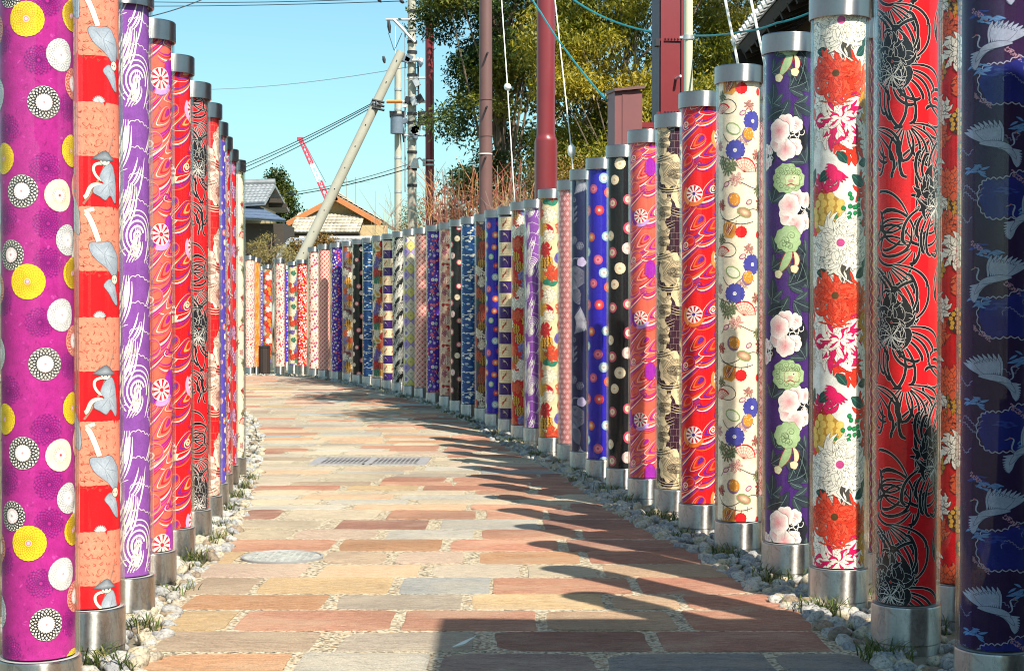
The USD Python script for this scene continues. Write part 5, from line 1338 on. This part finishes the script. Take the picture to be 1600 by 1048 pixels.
# ------------------------------------------------------------------ houses
M["kawara"] = mat("grey_roof_tile", (.24, .255, .27), .45, .0, .25, 3, rnd=.25)
M["kawara_tan"] = mat("weathered_roof_tile", (.42, .37, .29), .6, .0, .25, 3, rnd=.3)
M["blue_roof"] = mat("blue_grey_roof", (.11, .15, .23), .4, .0, .2, 3)
M["orange_trim"] = mat("orange_bargeboard", (.44, .155, .05), .6)
M["wall_tan"] = mat("tan_plaster", (.33, .24, .11), .85)
M["wall_cream"] = mat("cream_plaster", (.46, .34, .18), .85)
M["dark_wood"] = mat("dark_wood", (.045, .033, .026), .7)
M["white_paint"] = mat("white_paint", (.68, .68, .66), .5)
def quad_roof(corners, mat_, parent, name="roof_slab", th=.10):
    c = np.array(corners, float); n = np.cross(c[1] - c[0], c[3] - c[0]); n /= np.linalg.norm(n); n = n if n[2] > 0 else -n
    v = np.vstack([c, c - n * th]); f = [(0, 1, 2, 3), (7, 6, 5, 4), (0, 4, 5, 1), (1, 5, 6, 2), (2, 6, 7, 3), (3, 7, 4, 0)]
    return obj(name, (v, np.array(f)), mat_, parent)
def roll_tiles(corners, cols, rows, mat_, parent, single, rr=.42, name="roof_tile"):
    """curved roof tiles laid over a slope; corners: top-left, top-right, bottom-right, bottom-left"""
    a, b, c, d = np.array(corners, float); n = np.cross(b - a, d - a); n /= np.linalg.norm(n); n = n if n[2] > 0 else -n
    pool = MB()
    for i in range(cols):
        for j in range(rows):
            def q(u, w, h): return (a * (1 - u) + b * u) * (1 - w) + (d * (1 - u) + c * u) * w + n * h
            wd = np.linalg.norm(b - a) / cols; u0 = i / cols; w0, w1 = j / rows, (j + 1.06) / rows
            prof = [(0, .05), (.18, .12), (.32, .30), (.5, .36), (.68, .30), (.82, .12), (1, .05)]
            v = [q(u0 + x / cols, w0, y * wd * rr + .01) for x, y in prof] + [q(u0 + x / cols, w1, y * wd * rr + .055) for x, y in prof] + [q(u0 + x / cols, w1, 0) for x, y in prof]
            k = len(prof); f = [(m, m + 1, m + k + 1, m + k) for m in range(k - 1)] + [(m + k, m + k + 1, m + 2 * k + 1, m + 2 * k) for m in range(k - 1)]
            if single: obj(name, (np.array(v), np.array(f)), mat_, parent)
            else: pool.add(v, f)
    if not single: obj("tile_field", pool.get(), mat_, parent, kind="stuff")
h = thing("gable_house", "tan house with orange bargeboards and a tiled awning, behind the leaning pole", "house", (0, 0, 0))
x0, x1, xm = W(447, 345, 95)[0], W(597, 347, 95)[0], W(525, 306, 95)[0]; zr = W(525, 306, 95)[2]; ze = W(445, 346, 95)[2]; g0 = gz(95)
v = [(x0 + .5, 95.6, g0), (x1 - .5, 95.6, g0), (x1 - .5, 95.6, ze + .25), (xm, 95.6, zr - .2), (x0 + .5, 95.6, ze + .25)]
vb = [(a, 104.0, c) for a, b, c in v]
f = [(0, 1, 2), (0, 2, 4), (4, 2, 3), (5, 7, 6), (5, 9, 7), (9, 8, 7), (1, 6, 7), (1, 7, 2), (0, 9, 5), (0, 4, 9)]
obj("wall", (np.array(v + vb), np.array(f)), M["wall_tan"], h)
for xe in (x0, x1):
    top, bot = np.array([xm, 95.0, zr + .05]), np.array([xe, 95.0, ze]); back = np.array([0, 9.6, 0])
    quad_roof([top, top + back, bot + back, bot], M["kawara_tan"], h)
    if xe == x1: roll_tiles([top + [0, .15, .03], top + back, bot + back, bot + [0, .15, .03]], 26, 9, M["kawara_tan"], h, False)
    quad_roof([top + [0, -.10, -.02], top + [0, -.02, -.02], bot + [0, -.02, -.02], bot + [0, -.10, -.02]], M["orange_trim"], h, "bargeboard", .30)
mb = MB(); mb.tube([(xm, 94.9, zr + .18), (xm, 104.8, zr + .18)], .16, 8); obj("ridge", mb.get(), M["kawara_tan"], h, smooth=40)
a_ = [W(466, 333, 95.4), W(570, 337, 95.4), W(561, 363, 93.6), W(452, 363, 93.6)]
quad_roof(a_, M["dark_wood"], h, "awning_slab", .14); roll_tiles(a_, 17, 6, M["kawara_tan"], h, True)
obj("beam", MB().box((W(508, 366, 93.9)[0], 94.0, W(508, 366, 93.9)[2]), (4.1, .25, .18)).get(), M["dark_wood"], h)
obj("gutter", MB().box((W(535, 371, 93.5)[0], 93.4, W(535, 371, 93.5)[2]), (5.0, .14, .14)).get(), M["white_paint"], h)
obj("lower_wall", MB().box(((x0 + x1) / 2 + .4, 95.2, (g0 + W(500, 352, 95)[2]) / 2), (x1 - x0 - .2, .7, W(500, 352, 95)[2] - g0)).get(), M["wall_cream"], h)
b_ = [W(478, 374, 92), W(620, 374, 92), W(620, 402, 90), W(440, 402, 90)]
quad_roof(b_, M["kawara"], h, "porch_slab"); roll_tiles(b_, 22, 6, M["kawara"], h, False)
for px in (541, 556):
    mb = MB(); q = W(px, 305, 99); mb.tube([q + [0, 0, -.8], q + [0, 0, 1.1]], .02, 4); e = W(px + 22, 301, 99); mb.tube([q + [-.9, 0, .8], [e[0], 99, q[2] + .8]], .015, 4)
    for k in range(6): mb.box((q[0] - .7 + k * .28, 99, q[2] + .8), (.012, .5 - .05 * k, .012))
    obj("antenna", mb.get(), M["twig_grey"], h)
h = thing("grey_roof_house", "house with grey tiled gable roof and blue lower roof at the left", "house", (0, 0, 0))
A = [W(340, 290, 85), W(430, 288, 85), W(414, 316, 82.5), W(330, 320, 82.5)]
B = [W(340, 290, 85), W(430, 288, 85), W(452, 328, 90.5), W(370, 328, 90.5)]
quad_roof(A, M["kawara"], h, th=.16); quad_roof(B, M["kawara"], h, th=.16); roll_tiles(A, 13, 7, M["kawara"], h, False)
mb = MB(); mb.tube([A[0] + [0, 0, .12], A[1] + [0, 0, .12]], .17, 8); obj("ridge", mb.get(), M["kawara"], h, smooth=40)
zb = gz(85)
obj("wall", MB().box((W(385, 400, 86)[0] - .6, 86.6, (zb + A[2][2] - .1) / 2), (3.4, 5.2, A[2][2] - .1 - zb)).get(), M["wall_cream"], h)
for k in range(3): obj("rafter", MB().box((A[1][0] - .35, 84.6 + k * 1.9, A[2][2] + .35 - .12 * abs(k - 1)), (1.0, .22, .22)).get(), M["dark_wood"], h)
Cc = [W(340, 318, 84), W(396, 319, 84), W(446, 344, 81), W(340, 337, 80.5)]
quad_roof(Cc, M["blue_roof"], h, "lower_roof"); roll_tiles(Cc, 18, 5, M["blue_roof"], h, False, rr=.25)
obj("lower_wall", MB().box((W(400, 400, 82)[0] - .8, 84.2, (zb + Cc[3][2]) / 2 - .1), (4.4, 4.0, Cc[3][2] - .4 - zb)).get(), M["dark_wood"], h)
h = thing("low_tiled_house", "low grey tiled roof seen between the garden tree and the leaning pole", "house", (0, 0, 0))
D = [W(452, 372, 72), W(500, 372, 72), W(490, 408, 69), W(425, 408, 69)]
quad_roof(D, M["kawara"], h); roll_tiles(D, 11, 6, M["kawara"], h, False)
obj("wall", MB().box((W(462, 420, 70.8)[0], 71.4, (gz(70) + D[3][2]) / 2), (1.4, 2.4, D[3][2] - gz(70))).get(), M["wall_cream"], h)

# eaves of the building at the upper right
M["tile_end"] = mat("pale_tile_end", (.62, .62, .62), .5)
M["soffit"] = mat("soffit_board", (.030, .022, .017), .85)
h = thing("tiled_roof_building", "dark eaves of a tiled roof with a row of pale tile ends, upper right", "building", (0, 0, 0))
X0, ZE = (1152 - 800) / FPX * 25, W(1152, 74, 25)[2]
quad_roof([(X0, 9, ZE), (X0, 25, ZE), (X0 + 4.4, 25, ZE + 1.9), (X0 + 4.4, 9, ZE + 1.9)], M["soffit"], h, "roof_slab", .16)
quad_roof([(X0 - .02, 9, ZE + .03), (X0 - .02, 25.05, ZE + .03), (X0 + 4.4, 25.05, ZE + 1.95), (X0 + 4.4, 9, ZE + 1.95)], M["kawara"], h, "tile_bed", .02)
for k in range(40):
    y = 24.95 - k * .30
    if y < 13: break
    v, f = tube([(X0 - .10, y, ZE + .06), (X0 + .25, y, ZE + .21)], .06, 8); obj("eave_tile", (v, f), M["tile_end"], h)
for k in range(9): obj("rafter", MB().box((X0 + .85, 24.7 - k * .55, ZE + .16), (1.7, .09, .11), ry=-.407).get(), M["soffit"], h)
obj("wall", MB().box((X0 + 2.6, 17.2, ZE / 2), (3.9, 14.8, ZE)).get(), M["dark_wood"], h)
gv = np.array([(X0 + .12, 24.8, ZE - .32), (X0 + 4.4, 24.8, ZE - .32), (X0 + 4.4, 24.8, ZE + 1.75), (X0 + .12, 24.8, ZE - .02)]); gv = np.vstack([gv, gv + [0, .12, 0]])
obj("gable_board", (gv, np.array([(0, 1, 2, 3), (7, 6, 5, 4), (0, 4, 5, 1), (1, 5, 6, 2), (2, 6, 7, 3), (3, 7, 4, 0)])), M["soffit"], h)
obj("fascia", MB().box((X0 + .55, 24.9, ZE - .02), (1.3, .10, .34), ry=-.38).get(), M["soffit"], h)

# ------------------------------------------------------------------ poles, masts and what hangs on them
M["concrete"] = mat("pole_concrete", (.40, .385, .32), .8, 0, .10, 3, .15, 40)
M["maroon"] = mat("maroon_paint", (.20, .028, .035), .34, 0, .10, 2)
M["brown_paint"] = mat("brown_paint", (.145, .072, .066), .5, 0, .12, 2)
M["dull_maroon"] = mat("dull_maroon_paint", (.19, .07, .075), .5, 0, .10, 2)
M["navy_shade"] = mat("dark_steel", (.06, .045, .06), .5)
M["cream_pipe"] = mat("cream_plastic", (.62, .62, .44), .45, 0, .05, 2)
M["galv"] = mat("galvanised_steel", (.5, .51, .53), .45, .6, .15, 20)
M["white_ceramic"] = mat("white_ceramic", (.75, .75, .73), .25)
M["black_part"] = mat("black_fitting", (.02, .02, .025), .5)
M["orange_arm"] = mat("orange_sleeve", (.60, .20, .05), .5)
M["transformer"] = mat("blue_grey_tank", (.13, .17, .22), .45)
M["wire_dark"] = mat("dark_wire", (.03, .04, .05), .6)
M["wire_grey"] = mat("steel_wire", (.30, .33, .36), .5)
M["wire_white"] = mat("white_wire", (.66, .67, .65), .5)
M["wire_teal"] = mat("teal_cable", (.02, .20, .24), .45)
def vpole(px, d, r, ytop, m, t, name="shaft", taper=1.0, ybot=None):
    a = W(px, 488, d); z1 = W(px, ytop, d)[2]; z0 = gz(d) - .2 if ybot is None else W(px, ybot, d)[2]
    return obj(name, MB().tube([(a[0], d, z0), (a[0], d, (z0 + z1) / 2), (a[0], d, z1)], [r, r * (1 + taper) / 2, r * taper], 20).get(), m, t, smooth=40)
def band(px, py, d, r, m, t, h_=.05, name="band"):
    p = W(px, py, d); return obj(name, lathe([(r - .005, -h_ / 2), (r + .012, -h_ / 2), (r + .012, h_ / 2), (r - .005, h_ / 2)], 20), m, t, smooth=30) if False else obj(name, (lathe([(r - .005, -h_ / 2), (r + .012, -h_ / 2), (r + .012, h_ / 2), (r - .005, h_ / 2)], 20)[0] + p, lathe([(r - .005, -h_ / 2), (r + .012, -h_ / 2), (r + .012, h_ / 2), (r - .005, h_ / 2)], 20)[1]), m, t, smooth=30)
def bar(a, b, r, m, t, name, k=6): return obj(name, MB().tube([a, b], r, k).get(), m, t)

t = thing("leaning_pole", "pale concrete pole leaning right across the houses", "pole", (0, 0, 0))
b0, b1 = W(397, 556, 42), W(627, 81, 42)
obj("shaft", MB().tube([b0, (b0 + b1) / 2, b1], [.15, .135, .115], 24).get(), M["concrete"], t, smooth=40)
u = (b1 - b0) / np.linalg.norm(b1 - b0)
for k in range(12): obj("bolt_hole", MB().box(b0 + u * (3.0 + k * .62) + [.01, -.130, 0], (.022, .03, .022)).get(), M["black_part"], t)
q = W(588, 163, 42); obj("clamp", MB().tube([q - u * .06, q + u * .06], .155, 20).get(), M["galv"], t, smooth=40)
for k in range(3): bar(q + [-.1, -.12, .1 - k * .1], q + [.22, -.16, .02 - k * .1], .035, M["black_part"], t, "cable_anchor")

t = thing("utility_pole", "tall concrete utility pole with cross-arms and fittings, left of the red pole", "utility pole", (0, 0, 0))
vpole(644, 48, .15, -60, M["concrete"], t, taper=.78)
P_ = lambda x, y, dy=0: W(x, y, 48 + dy)
for y, xa, xb, r in ((31, 603, 668, .035), (95, 622, 660, .05), (122, 640, 668, .03), (212, 632, 668, .03)): bar(P_(xa, y, -.2), P_(xb, y, -.2), r, M["galv"], t, "crossarm")
bar(P_(604, 159, -.2), P_(668, 159, -.2), .045, M["white_paint"], t, "crossarm"); bar(P_(604, 159, -.22), P_(629, 159, -.22), .055, M["orange_arm"], t, "arm_sleeve")
bar(P_(615, 31, -.2), P_(648, 66, -.2), .045, M["galv"], t, "brace")
for x, y0, y1, r in ((607, 32, 52, .06), (599, 88, 99, .055), (627, 5, 1, .09), (592, 3, 0, .09)): obj("insulator", MB().tube([P_(x, y0, -.3), P_(x + 1, (y0 + y1) / 2, -.3), P_(x + 2, y1, -.3)], [r * .6, r, r * .5], 8).get(), M["black_part"], t, smooth=40)
for y in (18, 47, 66, 82, 118, 178, 192, 217, 238, 262, 290): band(644, y, 48, .14, M["galv"] if y % 2 else M["black_part"], t, .08)
for k in range(14): y = 70 + k * 18; bar(P_(644 + (-9 if k % 2 else 9), y, -.05), P_(644 + (-4 if k % 2 else 4), y, -.05), .014, M["galv"], t, "step_bolt")
rq = random.Random(3)
for k in range(16):
    x, y = 644 + rq.uniform(-14, 16), rq.uniform(88, 215); obj("fitting", MB().box(P_(x, y, -.2), (.12 + .1 * rq.random(), .15, .10 + .2 * rq.random()), rx=0, ry=rq.uniform(-.6, .6)).get(), rq.choice([M["black_part"], M["galv"], M["white_ceramic"], M["transformer"]]), t)
bar(P_(633, 40, -.15), P_(633, 300, -.15), .025, M["wire_grey"], t, "conduit"); bar(P_(653, 90, -.15), P_(654, 160, -.15), .03, M["wire_dark"], t, "conduit")
for y in (180, 190): obj("cable_box", MB().box(P_(661, y, -.2), (.3, .2, .22)).get(), M["black_part"], t)

t = thing("transformer_pole", "thinner concrete pole carrying a blue-grey transformer, behind the leaning pole", "utility pole", (0, 0, 0))
vpole(622, 60, .145, 98, M["concrete"], t, taper=.85); Q_ = lambda x, y, dy=0: W(x, y, 60 + dy)
obj("transformer_tank", MB().tube([Q_(620, 209, -.45), Q_(620, 182, -.45)], .24, 16).get(), M["transformer"], t, smooth=40)
obj("tank_lid", MB().tube([Q_(620, 182, -.45), Q_(620, 179, -.45)], .27, 16).get(), M["black_part"], t, smooth=40)
for x in (611, 616, 630): obj("bushing", MB().tube([Q_(x, 184, -.5), Q_(x + 1, 174, -.5)], [.05, .09], 8).get(), M["black_part"], t, smooth=40)
bar(Q_(610, 186, -.2), Q_(636, 180, -.2), .05, M["galv"], t, "crossarm"); bar(Q_(628, 195, -.2), Q_(632, 222, -.2), .06, M["black_part"], t, "bracket")
bar(Q_(618, 42), Q_(618, 98), .02, M["white_paint"], t, "top_rod")
for y in (140, 171, 247, 300): band(622, y, 60, .135, M["galv"], t, .08)

t = thing("dark_red_pole", "dark red steel pole with a white floodlight bracket, in front of the utility poles", "pole", (0, 0, 0))
vpole(671.5, 40, .108, 27, M["maroon"], t)
obj("pole_cap", (lathe([(.108, 0), (.09, .03), (.001, .04)], 20)[0] + W(671.5, 27, 40), lathe([(.108, 0), (.09, .03), (.001, .04)], 20)[1]), M["maroon"], t, smooth=40)
for y in (251, 258): band(671.5, y, 40, .108, M["white_paint"], t, .04)
t = thing("white_floodlight", "white floodlight on a bracket on the dark red pole", "lamp", (0, 0, 0))
K_ = lambda x, y, dy=-.2: W(x, y, 40 + dy)
v = np.array([K_(646, 247, -.3), K_(653, 247, -.3), K_(655, 263, -.35), K_(640, 263, -.35), K_(646, 247, 0), K_(653, 247, 0), K_(655, 263, .1), K_(640, 263, .1)])
obj("hood", (v, np.array([(0, 1, 2, 3), (4, 7, 6, 5), (0, 4, 5, 1), (1, 5, 6, 2), (2, 6, 7, 3), (3, 7, 4, 0)])), M["white_paint"], t)
obj("lens", MB().box(K_(647.5, 265, -.15), (.12, .2, .05)).get(), M["black_part"], t)
obj("bracket", MB().tube([K_(650, 249), K_(656, 247), K_(661, 252), K_(665, 254)], .022, 6).get(), M["white_paint"], t, smooth=40)
obj("mounting_plate", MB().box(K_(663, 254, -.08), (.08, .12, .18)).get(), M["white_paint"], t)

t = thing("brown_pole", "dull brown pole in front of the evergreen tree", "pole", (0, 0, 0))
vpole(759, 28, .122, -40, M["brown_paint"], t, taper=.9)
for y in (156, 213): band(759, y, 28, .112, M["brown_paint"], t, .012)
band(758, 241, 28, .114, M["white_paint"], t, .02)
for x, y in ((761, 84), (760, 168), (758, 247)): obj("step_peg", MB().tube([W(x, y, 27.9), W(x + 1, y - 1, 27.75)], .02, 6).get(), M["black_part"], t)
t = thing("red_steel_pole", "glossy dark red steel pole with a thicker foot, at the centre right", "pole", (0, 0, 0))
p = W(853, 222, 24); g0 = gz(24)
obj("shaft", (lathe([(.170, g0 - 1 - p[2] + .8), (.170, -.0), (.158, .05), (.142, .075), (.138, .12), (.134, 3.4)], 28)[0] + [p[0], 24, p[2]], lathe([(.170, -2), (.170, 0), (.158, .05), (.142, .075), (.138, .12), (.134, 3.4)], 28)[1]), M["maroon"], t, smooth=50)
t = thing("steel_column", "square maroon steel column with bolted flanges, beside the cream pipe", "column", (*W(1041, 488, 20.8)[:2], gz(20.8)), 9)
hz = 6.2
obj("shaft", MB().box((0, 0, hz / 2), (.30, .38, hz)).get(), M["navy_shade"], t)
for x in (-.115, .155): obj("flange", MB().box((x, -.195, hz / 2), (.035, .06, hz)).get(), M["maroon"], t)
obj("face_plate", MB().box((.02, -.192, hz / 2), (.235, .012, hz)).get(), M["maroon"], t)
zz = lambda y: W(1041, y, 20.6)[2] - gz(20.8)
for y in (63, 177):
    obj("joint_band", MB().box((.0, -.20, zz(y)), (.36, .035, .025)).get(), M["maroon"], t)
    for k in range(6): obj("bolt", MB().tube([(-.07 + k * .042, -.20, zz(y) + .02), (-.07 + k * .042, -.235, zz(y) + .02)], .011, 6).get(), M["maroon"], t)
obj("step_peg", MB().tube([(.07, -.2, zz(123)), (.10, -.33, zz(121))], .018, 8).get(), M["galv"], t)
obj("clamp", MB().box((-.17, -.16, zz(67)), (.05, .12, .09)).get(), M["black_part"], t)
t = thing("control_cabinet", "dull maroon metal cabinet with sloping top on the steel column", "cabinet", (*W(976, 488, 20.2)[:2], W(976, 244, 20.2)[2]), 14)
obj("case", MB().box((0, 0, .28), (.36, .30, 1.05)).get(), M["dull_maroon"], t)
obj("lid", MB().box((0, -.02, .826), (.40, .36, .035), rx=.0, ry=-.12).get(), M["brown_paint"], t); obj("door", MB().box((.045, -.156, .26), (.26, .012, .98)).get(), M["dull_maroon"], t)
obj("bracket", MB().box((.30, .02, .40), (.30, .08, .06)).box((.32, .0, .30), (.10, .10, .12)).get(), M["maroon"], t)
t = thing("cream_pipe", "pale cream upright pipe beside the maroon steel column", "pipe", (0, 0, 0))
vpole(1075, 18, .05, -40, M["cream_pipe"], t)
band(1075, 59, 18, .05, M["galv"], t, .05, "pipe_clamp"); obj("clamp_arm", MB().box(W(1073, 59, 18), (.16, .05, .025)).get(), M["galv"], t)

# bin at the far bend and a fallen leaf on the path
t = thing("dark_bin", "dark ribbed litter bin at the far bend between the orange and cream poles", "bin", (W(413, 488, 27.6)[0], 27.6, gz(27.6)))
M["bin"] = mat("dark_brown_slats", (.035, .022, .018), .6)
hb = .49
obj("body", lathe([(.085, 0), (.095, .02), (.095, hb - .03), (.088, hb)], 24), M["bin"], t, smooth=30)
for k in range(16): a = k * math.pi / 8; obj("slat", MB().box((.098 * math.cos(a), .098 * math.sin(a), hb / 2), (.008, .022, hb - .06), rz=a).get(), M["bin"], t)
obj("rim", lathe([(.086, hb - .02), (.104, hb - .02), (.104, hb + .01), (.086, hb + .01)], 24), M["black_part"], t, smooth=30)
q = on_ground(724, 1014)
obj("fallen_leaf", MB().tube([q + [-.03, -.03, .014], q + [0, .0, .018], q + [.035, .045, .03]], [.001, .007, .001], 5).get(), M["wire_white"], None, label="small pale curled leaf lying on the shaded paving", cat="leaf")

# construction crane far behind the houses
M["crane_red"] = mat("crane_red", (.62, .05, .09), .5); M["crane_white"] = mat("crane_white", (.8, .78, .78), .5)
t = thing("construction_crane", "red and white lattice crane boom rising behind the gable house", "crane", (0, 0, 0))
e0, e1 = W(515, 318, 250), W(470, 219, 250); ax = (e1 - e0) / np.linalg.norm(e1 - e0); LN = np.linalg.norm(e1 - e0); sd = np.cross(ax, [0, 1, 0]); sd /= np.linalg.norm(sd)
for s0, s1, m in ((0, .35, "crane_red"), (.35, .62, "crane_white"), (.62, 1.0, "crane_red")):
    mb = MB(); n = max(2, int((s1 - s0) * 14))
    for k in range(n):
        a, b = s0 + (s1 - s0) * k / n, s0 + (s1 - s0) * (k + 1) / n
        mb.tube([e0 + ax * LN * a + sd * .38 * (1 - .4 * a) + [0, -.35, 0], e0 + ax * LN * a + sd * .38 * (1 - .4 * a) + [0, .35, 0]], .06, 4); mb.tube([e0 + ax * LN * a - sd * .38 * (1 - .4 * a) + [0, -.35, 0], e0 + ax * LN * a - sd * .38 * (1 - .4 * a) + [0, .35, 0]], .06, 4)
        for w in (-1, 1):
            for y in (-.35, .35): mb.tube([e0 + ax * LN * a + sd * w * .38 * (1 - .4 * a) + [0, y, 0], e0 + ax * LN * b + sd * w * .38 * (1 - .4 * b) + [0, y, 0]], .10, 4)
            mb.tube([e0 + ax * LN * a + sd * w * .38 * (1 - .4 * a) + [0, -.35, 0], e0 + ax * LN * b - sd * w * .38 * (1 - .4 * b) + [0, -.35, 0]], .06, 4)
    obj("boom_section", mb.get(), M[m], t)
obj("boom_head", MB().box(e1 + ax * .2, (.9, .9, .5)).get(), M["crane_red"], t)
obj("hoist_rope", MB().tube([e1 + [.3, 0, 0], W(509, 285, 250)], .035, 4).get(), M["wire_dark"], t)

# wires and cables
def wire(name, label, cat, pts, r, m, sag=0.0, n=14, extra=None, group=None):
    p = [W(*q) for q in pts]; out = []
    for a, b in zip(p[:-1], p[1:]):
        u = np.linspace(0, 1, n)[:, None]; out.append(a * (1 - u) + b * u - np.array([0, 0, 1]) * (4 * sag * u * (1 - u)))
    q = np.vstack([out[0]] + [o[1:] for o in out[1:]])
    t = thing(name, label, cat, (0, 0, 0), 0, group); obj("cable", MB().tube(q, r, 6).get(), m, t, smooth=40)
    if extra: extra(t)
    return t
for k, (dy, lab) in enumerate(((0, "topmost"), (5, "middle"), (12, "lowest"))):
    wire("overhead_wire", f"{lab} of three dark wires running from the leaning pole down to the left", "wire", [(588, 158 + dy * .5, 41.8), (240, 305 + dy * 1.3, 62)], .012, M["wire_dark"], .25)
wire("overhead_wire", "single thin wire crossing the open sky above the leaning pole's top", "wire", [(644, 104, 48), (230, 138, 75)], .011, M["wire_grey"], .3)
wire("overhead_wire", "twisted dark cable passing in front of the gable house roof", "wire", [(420, 309, 58), (640, 263, 48)], .016, M["wire_dark"], .12)
wire("overhead_wire", "thin wire just above the twisted dark cable over the gable roof", "wire", [(420, 305, 58), (640, 256, 48)], .010, M["wire_dark"], .15)
wire("overhead_wire", "higher of two parallel wires along the top of the sky", "wire", [(644, -4, 48), (180, 2, 60)], .014, M["wire_dark"], .1)
wire("overhead_wire", "lower of two parallel wires along the top of the sky", "wire", [(630, 2, 48), (180, 10, 60)], .014, M["wire_dark"], .05)
wire("overhead_wire", "short slanting wire with beads at the upper left beside the tall caps", "wire", [(320, -2, 40), (215, 30, 38)], .014, M["wire_dark"], .05)
for a, b, c in ((620, 45, 600), (607, 50, 602), (601, 95, 622)):
    pass
wire("overhead_wire", "loose jumper wire hanging from the utility pole's top cross-arm", "wire", [(607, 52, 47.7), (616, 80, 47.7), (628, 52, 47.7)], .012, M["wire_dark"], .0)
def ball(px, py, d, r, sq=1.0):
    def f(t):
        m = trimesh.creation.icosphere(subdivisions=2, radius=r); v = m.vertices * [1, 1, sq]
        obj("insulator", (v + W(px, py, d), m.faces), M["white_ceramic"], t, smooth=True)
    return f
wire("guy_wire", "white guy wire with a round insulator between the brown and the red poles", "guy wire", [(783, -10, 26), (793, 137, 25.5), (805, 330, 25)], .010, M["wire_white"], 0, extra=ball(793, 136, 25.5, .058))
wire("guy_wire", "guy wire with an oblong insulator right of the red steel pole", "guy wire", [(866, -10, 23), (893, 236, 22.4), (898, 300, 22.2)], .010, M["wire_white"], 0, extra=ball(893, 236, 22.4, .058, 1.6))
wire("guy_wire", "left of two thick white guy wires rising from behind the cream toy-print pole", "guy wire", [(1131, -10, 17), (1158, 125, 16.6)], .015, M["wire_white"])
wire("guy_wire", "right of two thick white guy wires, ending behind the peony pole", "guy wire", [(1171, -10, 17), (1196, 105, 16.6)], .015, M["wire_white"])
wire("teal_cable", "teal cable sloping from the red steel pole down to the maroon cabinet", "cable", [(826, -12, 23.5), (845, 20, 23.2), (885, 80, 22), (948, 157, 20.3)], .013, M["wire_teal"], .02)
wire("teal_cable", "teal cable sagging across the golden bamboo to the steel column", "cable", [(885, -8, 22), (945, 28, 21.4), (1018, 50, 20.7)], .014, M["wire_teal"], .02)
wire("teal_cable", "blue cable from the cream pipe to the right past the dark eaves", "cable", [(1080, 56, 18.1), (1160, 50, 17), (1215, 36, 16.4), (1275, 16, 16)], .012, M["wire_teal"], .015)

# ------------------------------------------------------------------ grass tufts in the gravel
R = np.random.RandomState(21); gm = [[], [], []]; n0 = 0
def tuft(x, y, r, h, n):
    global n0
    b = np.column_stack([x + R.normal(0, r * .45, n), y + R.normal(0, r * .45, n), np.zeros(n)]); b[:, 2] = ground(b[:, 1]) - .008
    a = R.uniform(0, 6.3, n); l = h * R.uniform(.5, 1.25, n); out = l * R.uniform(.25, .95, n)
    d = np.stack([np.cos(a), np.sin(a)], 1); s_ = np.stack([-np.sin(a), np.cos(a)], 1) * .0022
    P = [np.column_stack([b[:, :2] + d * (out * q ** 1.6)[:, None], b[:, 2] + l * (q - .35 * q * q)]) for q in (0, .45, .8, 1.0)]
    S3 = np.column_stack([s_, np.zeros(n)])
    v = np.stack([P[0] - S3, P[0] + S3, P[1] - S3, P[1] + S3, P[2] - S3 * .7, P[2] + S3 * .7, P[3]], 1).reshape(-1, 3)
    i = np.arange(n)[:, None] * 7 + n0
    f = np.vstack([i + [0, 1, 3], i + [0, 3, 2], i + [2, 3, 5], i + [2, 5, 4], i + [4, 5, 6]])
    ramp = np.array([(.045, .07, .014), (.09, .125, .022), (.17, .18, .045), (.27, .22, .10)])
    c = ramp[R.choice(4, n, p=[.35, .35, .2, .1])] * R.uniform(.8, 1.2, (n, 1))
    gm[0].append(v); gm[1].append(f); gm[2].append(np.repeat(c, 7, 0)); n0 += len(v)
for xc, p_, *_ in LEFT + RIGHT:
    d = 2.05 * FPX / p_; x = (xc - 800) / FPX * d; sgn = -1 if xc < 500 and p_ > 480 else 1
    near = p_ > 400
    for _ in range(3):
        tuft(x - sgn * R.uniform(.05, .17), d - R.uniform(.05, .28), .05, R.uniform(.05, .10), 20 if near else 12)
    tuft(x + sgn * R.uniform(.0, .3), d + R.uniform(-.3, .3), .08, .08, 40)
for px, py in ((150, 1030), (160, 1040), (217, 985), (255, 915), (295, 880), (345, 845), (300, 870), (1140, 868), (1130, 872), (1200, 905), (1270, 955), (1300, 958), (1380, 1025), (1400, 1030), (1050, 815), (1040, 812)):
    q = on_ground(px, py); tuft(q[0], q[1], .055, .08, 34)
obj("grass", (np.vstack(gm[0]), np.vstack(gm[1]), None), M["leaf"], None, kind="stuff", label="short green grass tufts growing in the gravel around the pole feet", cat="grass", tint=np.vstack(gm[2]))
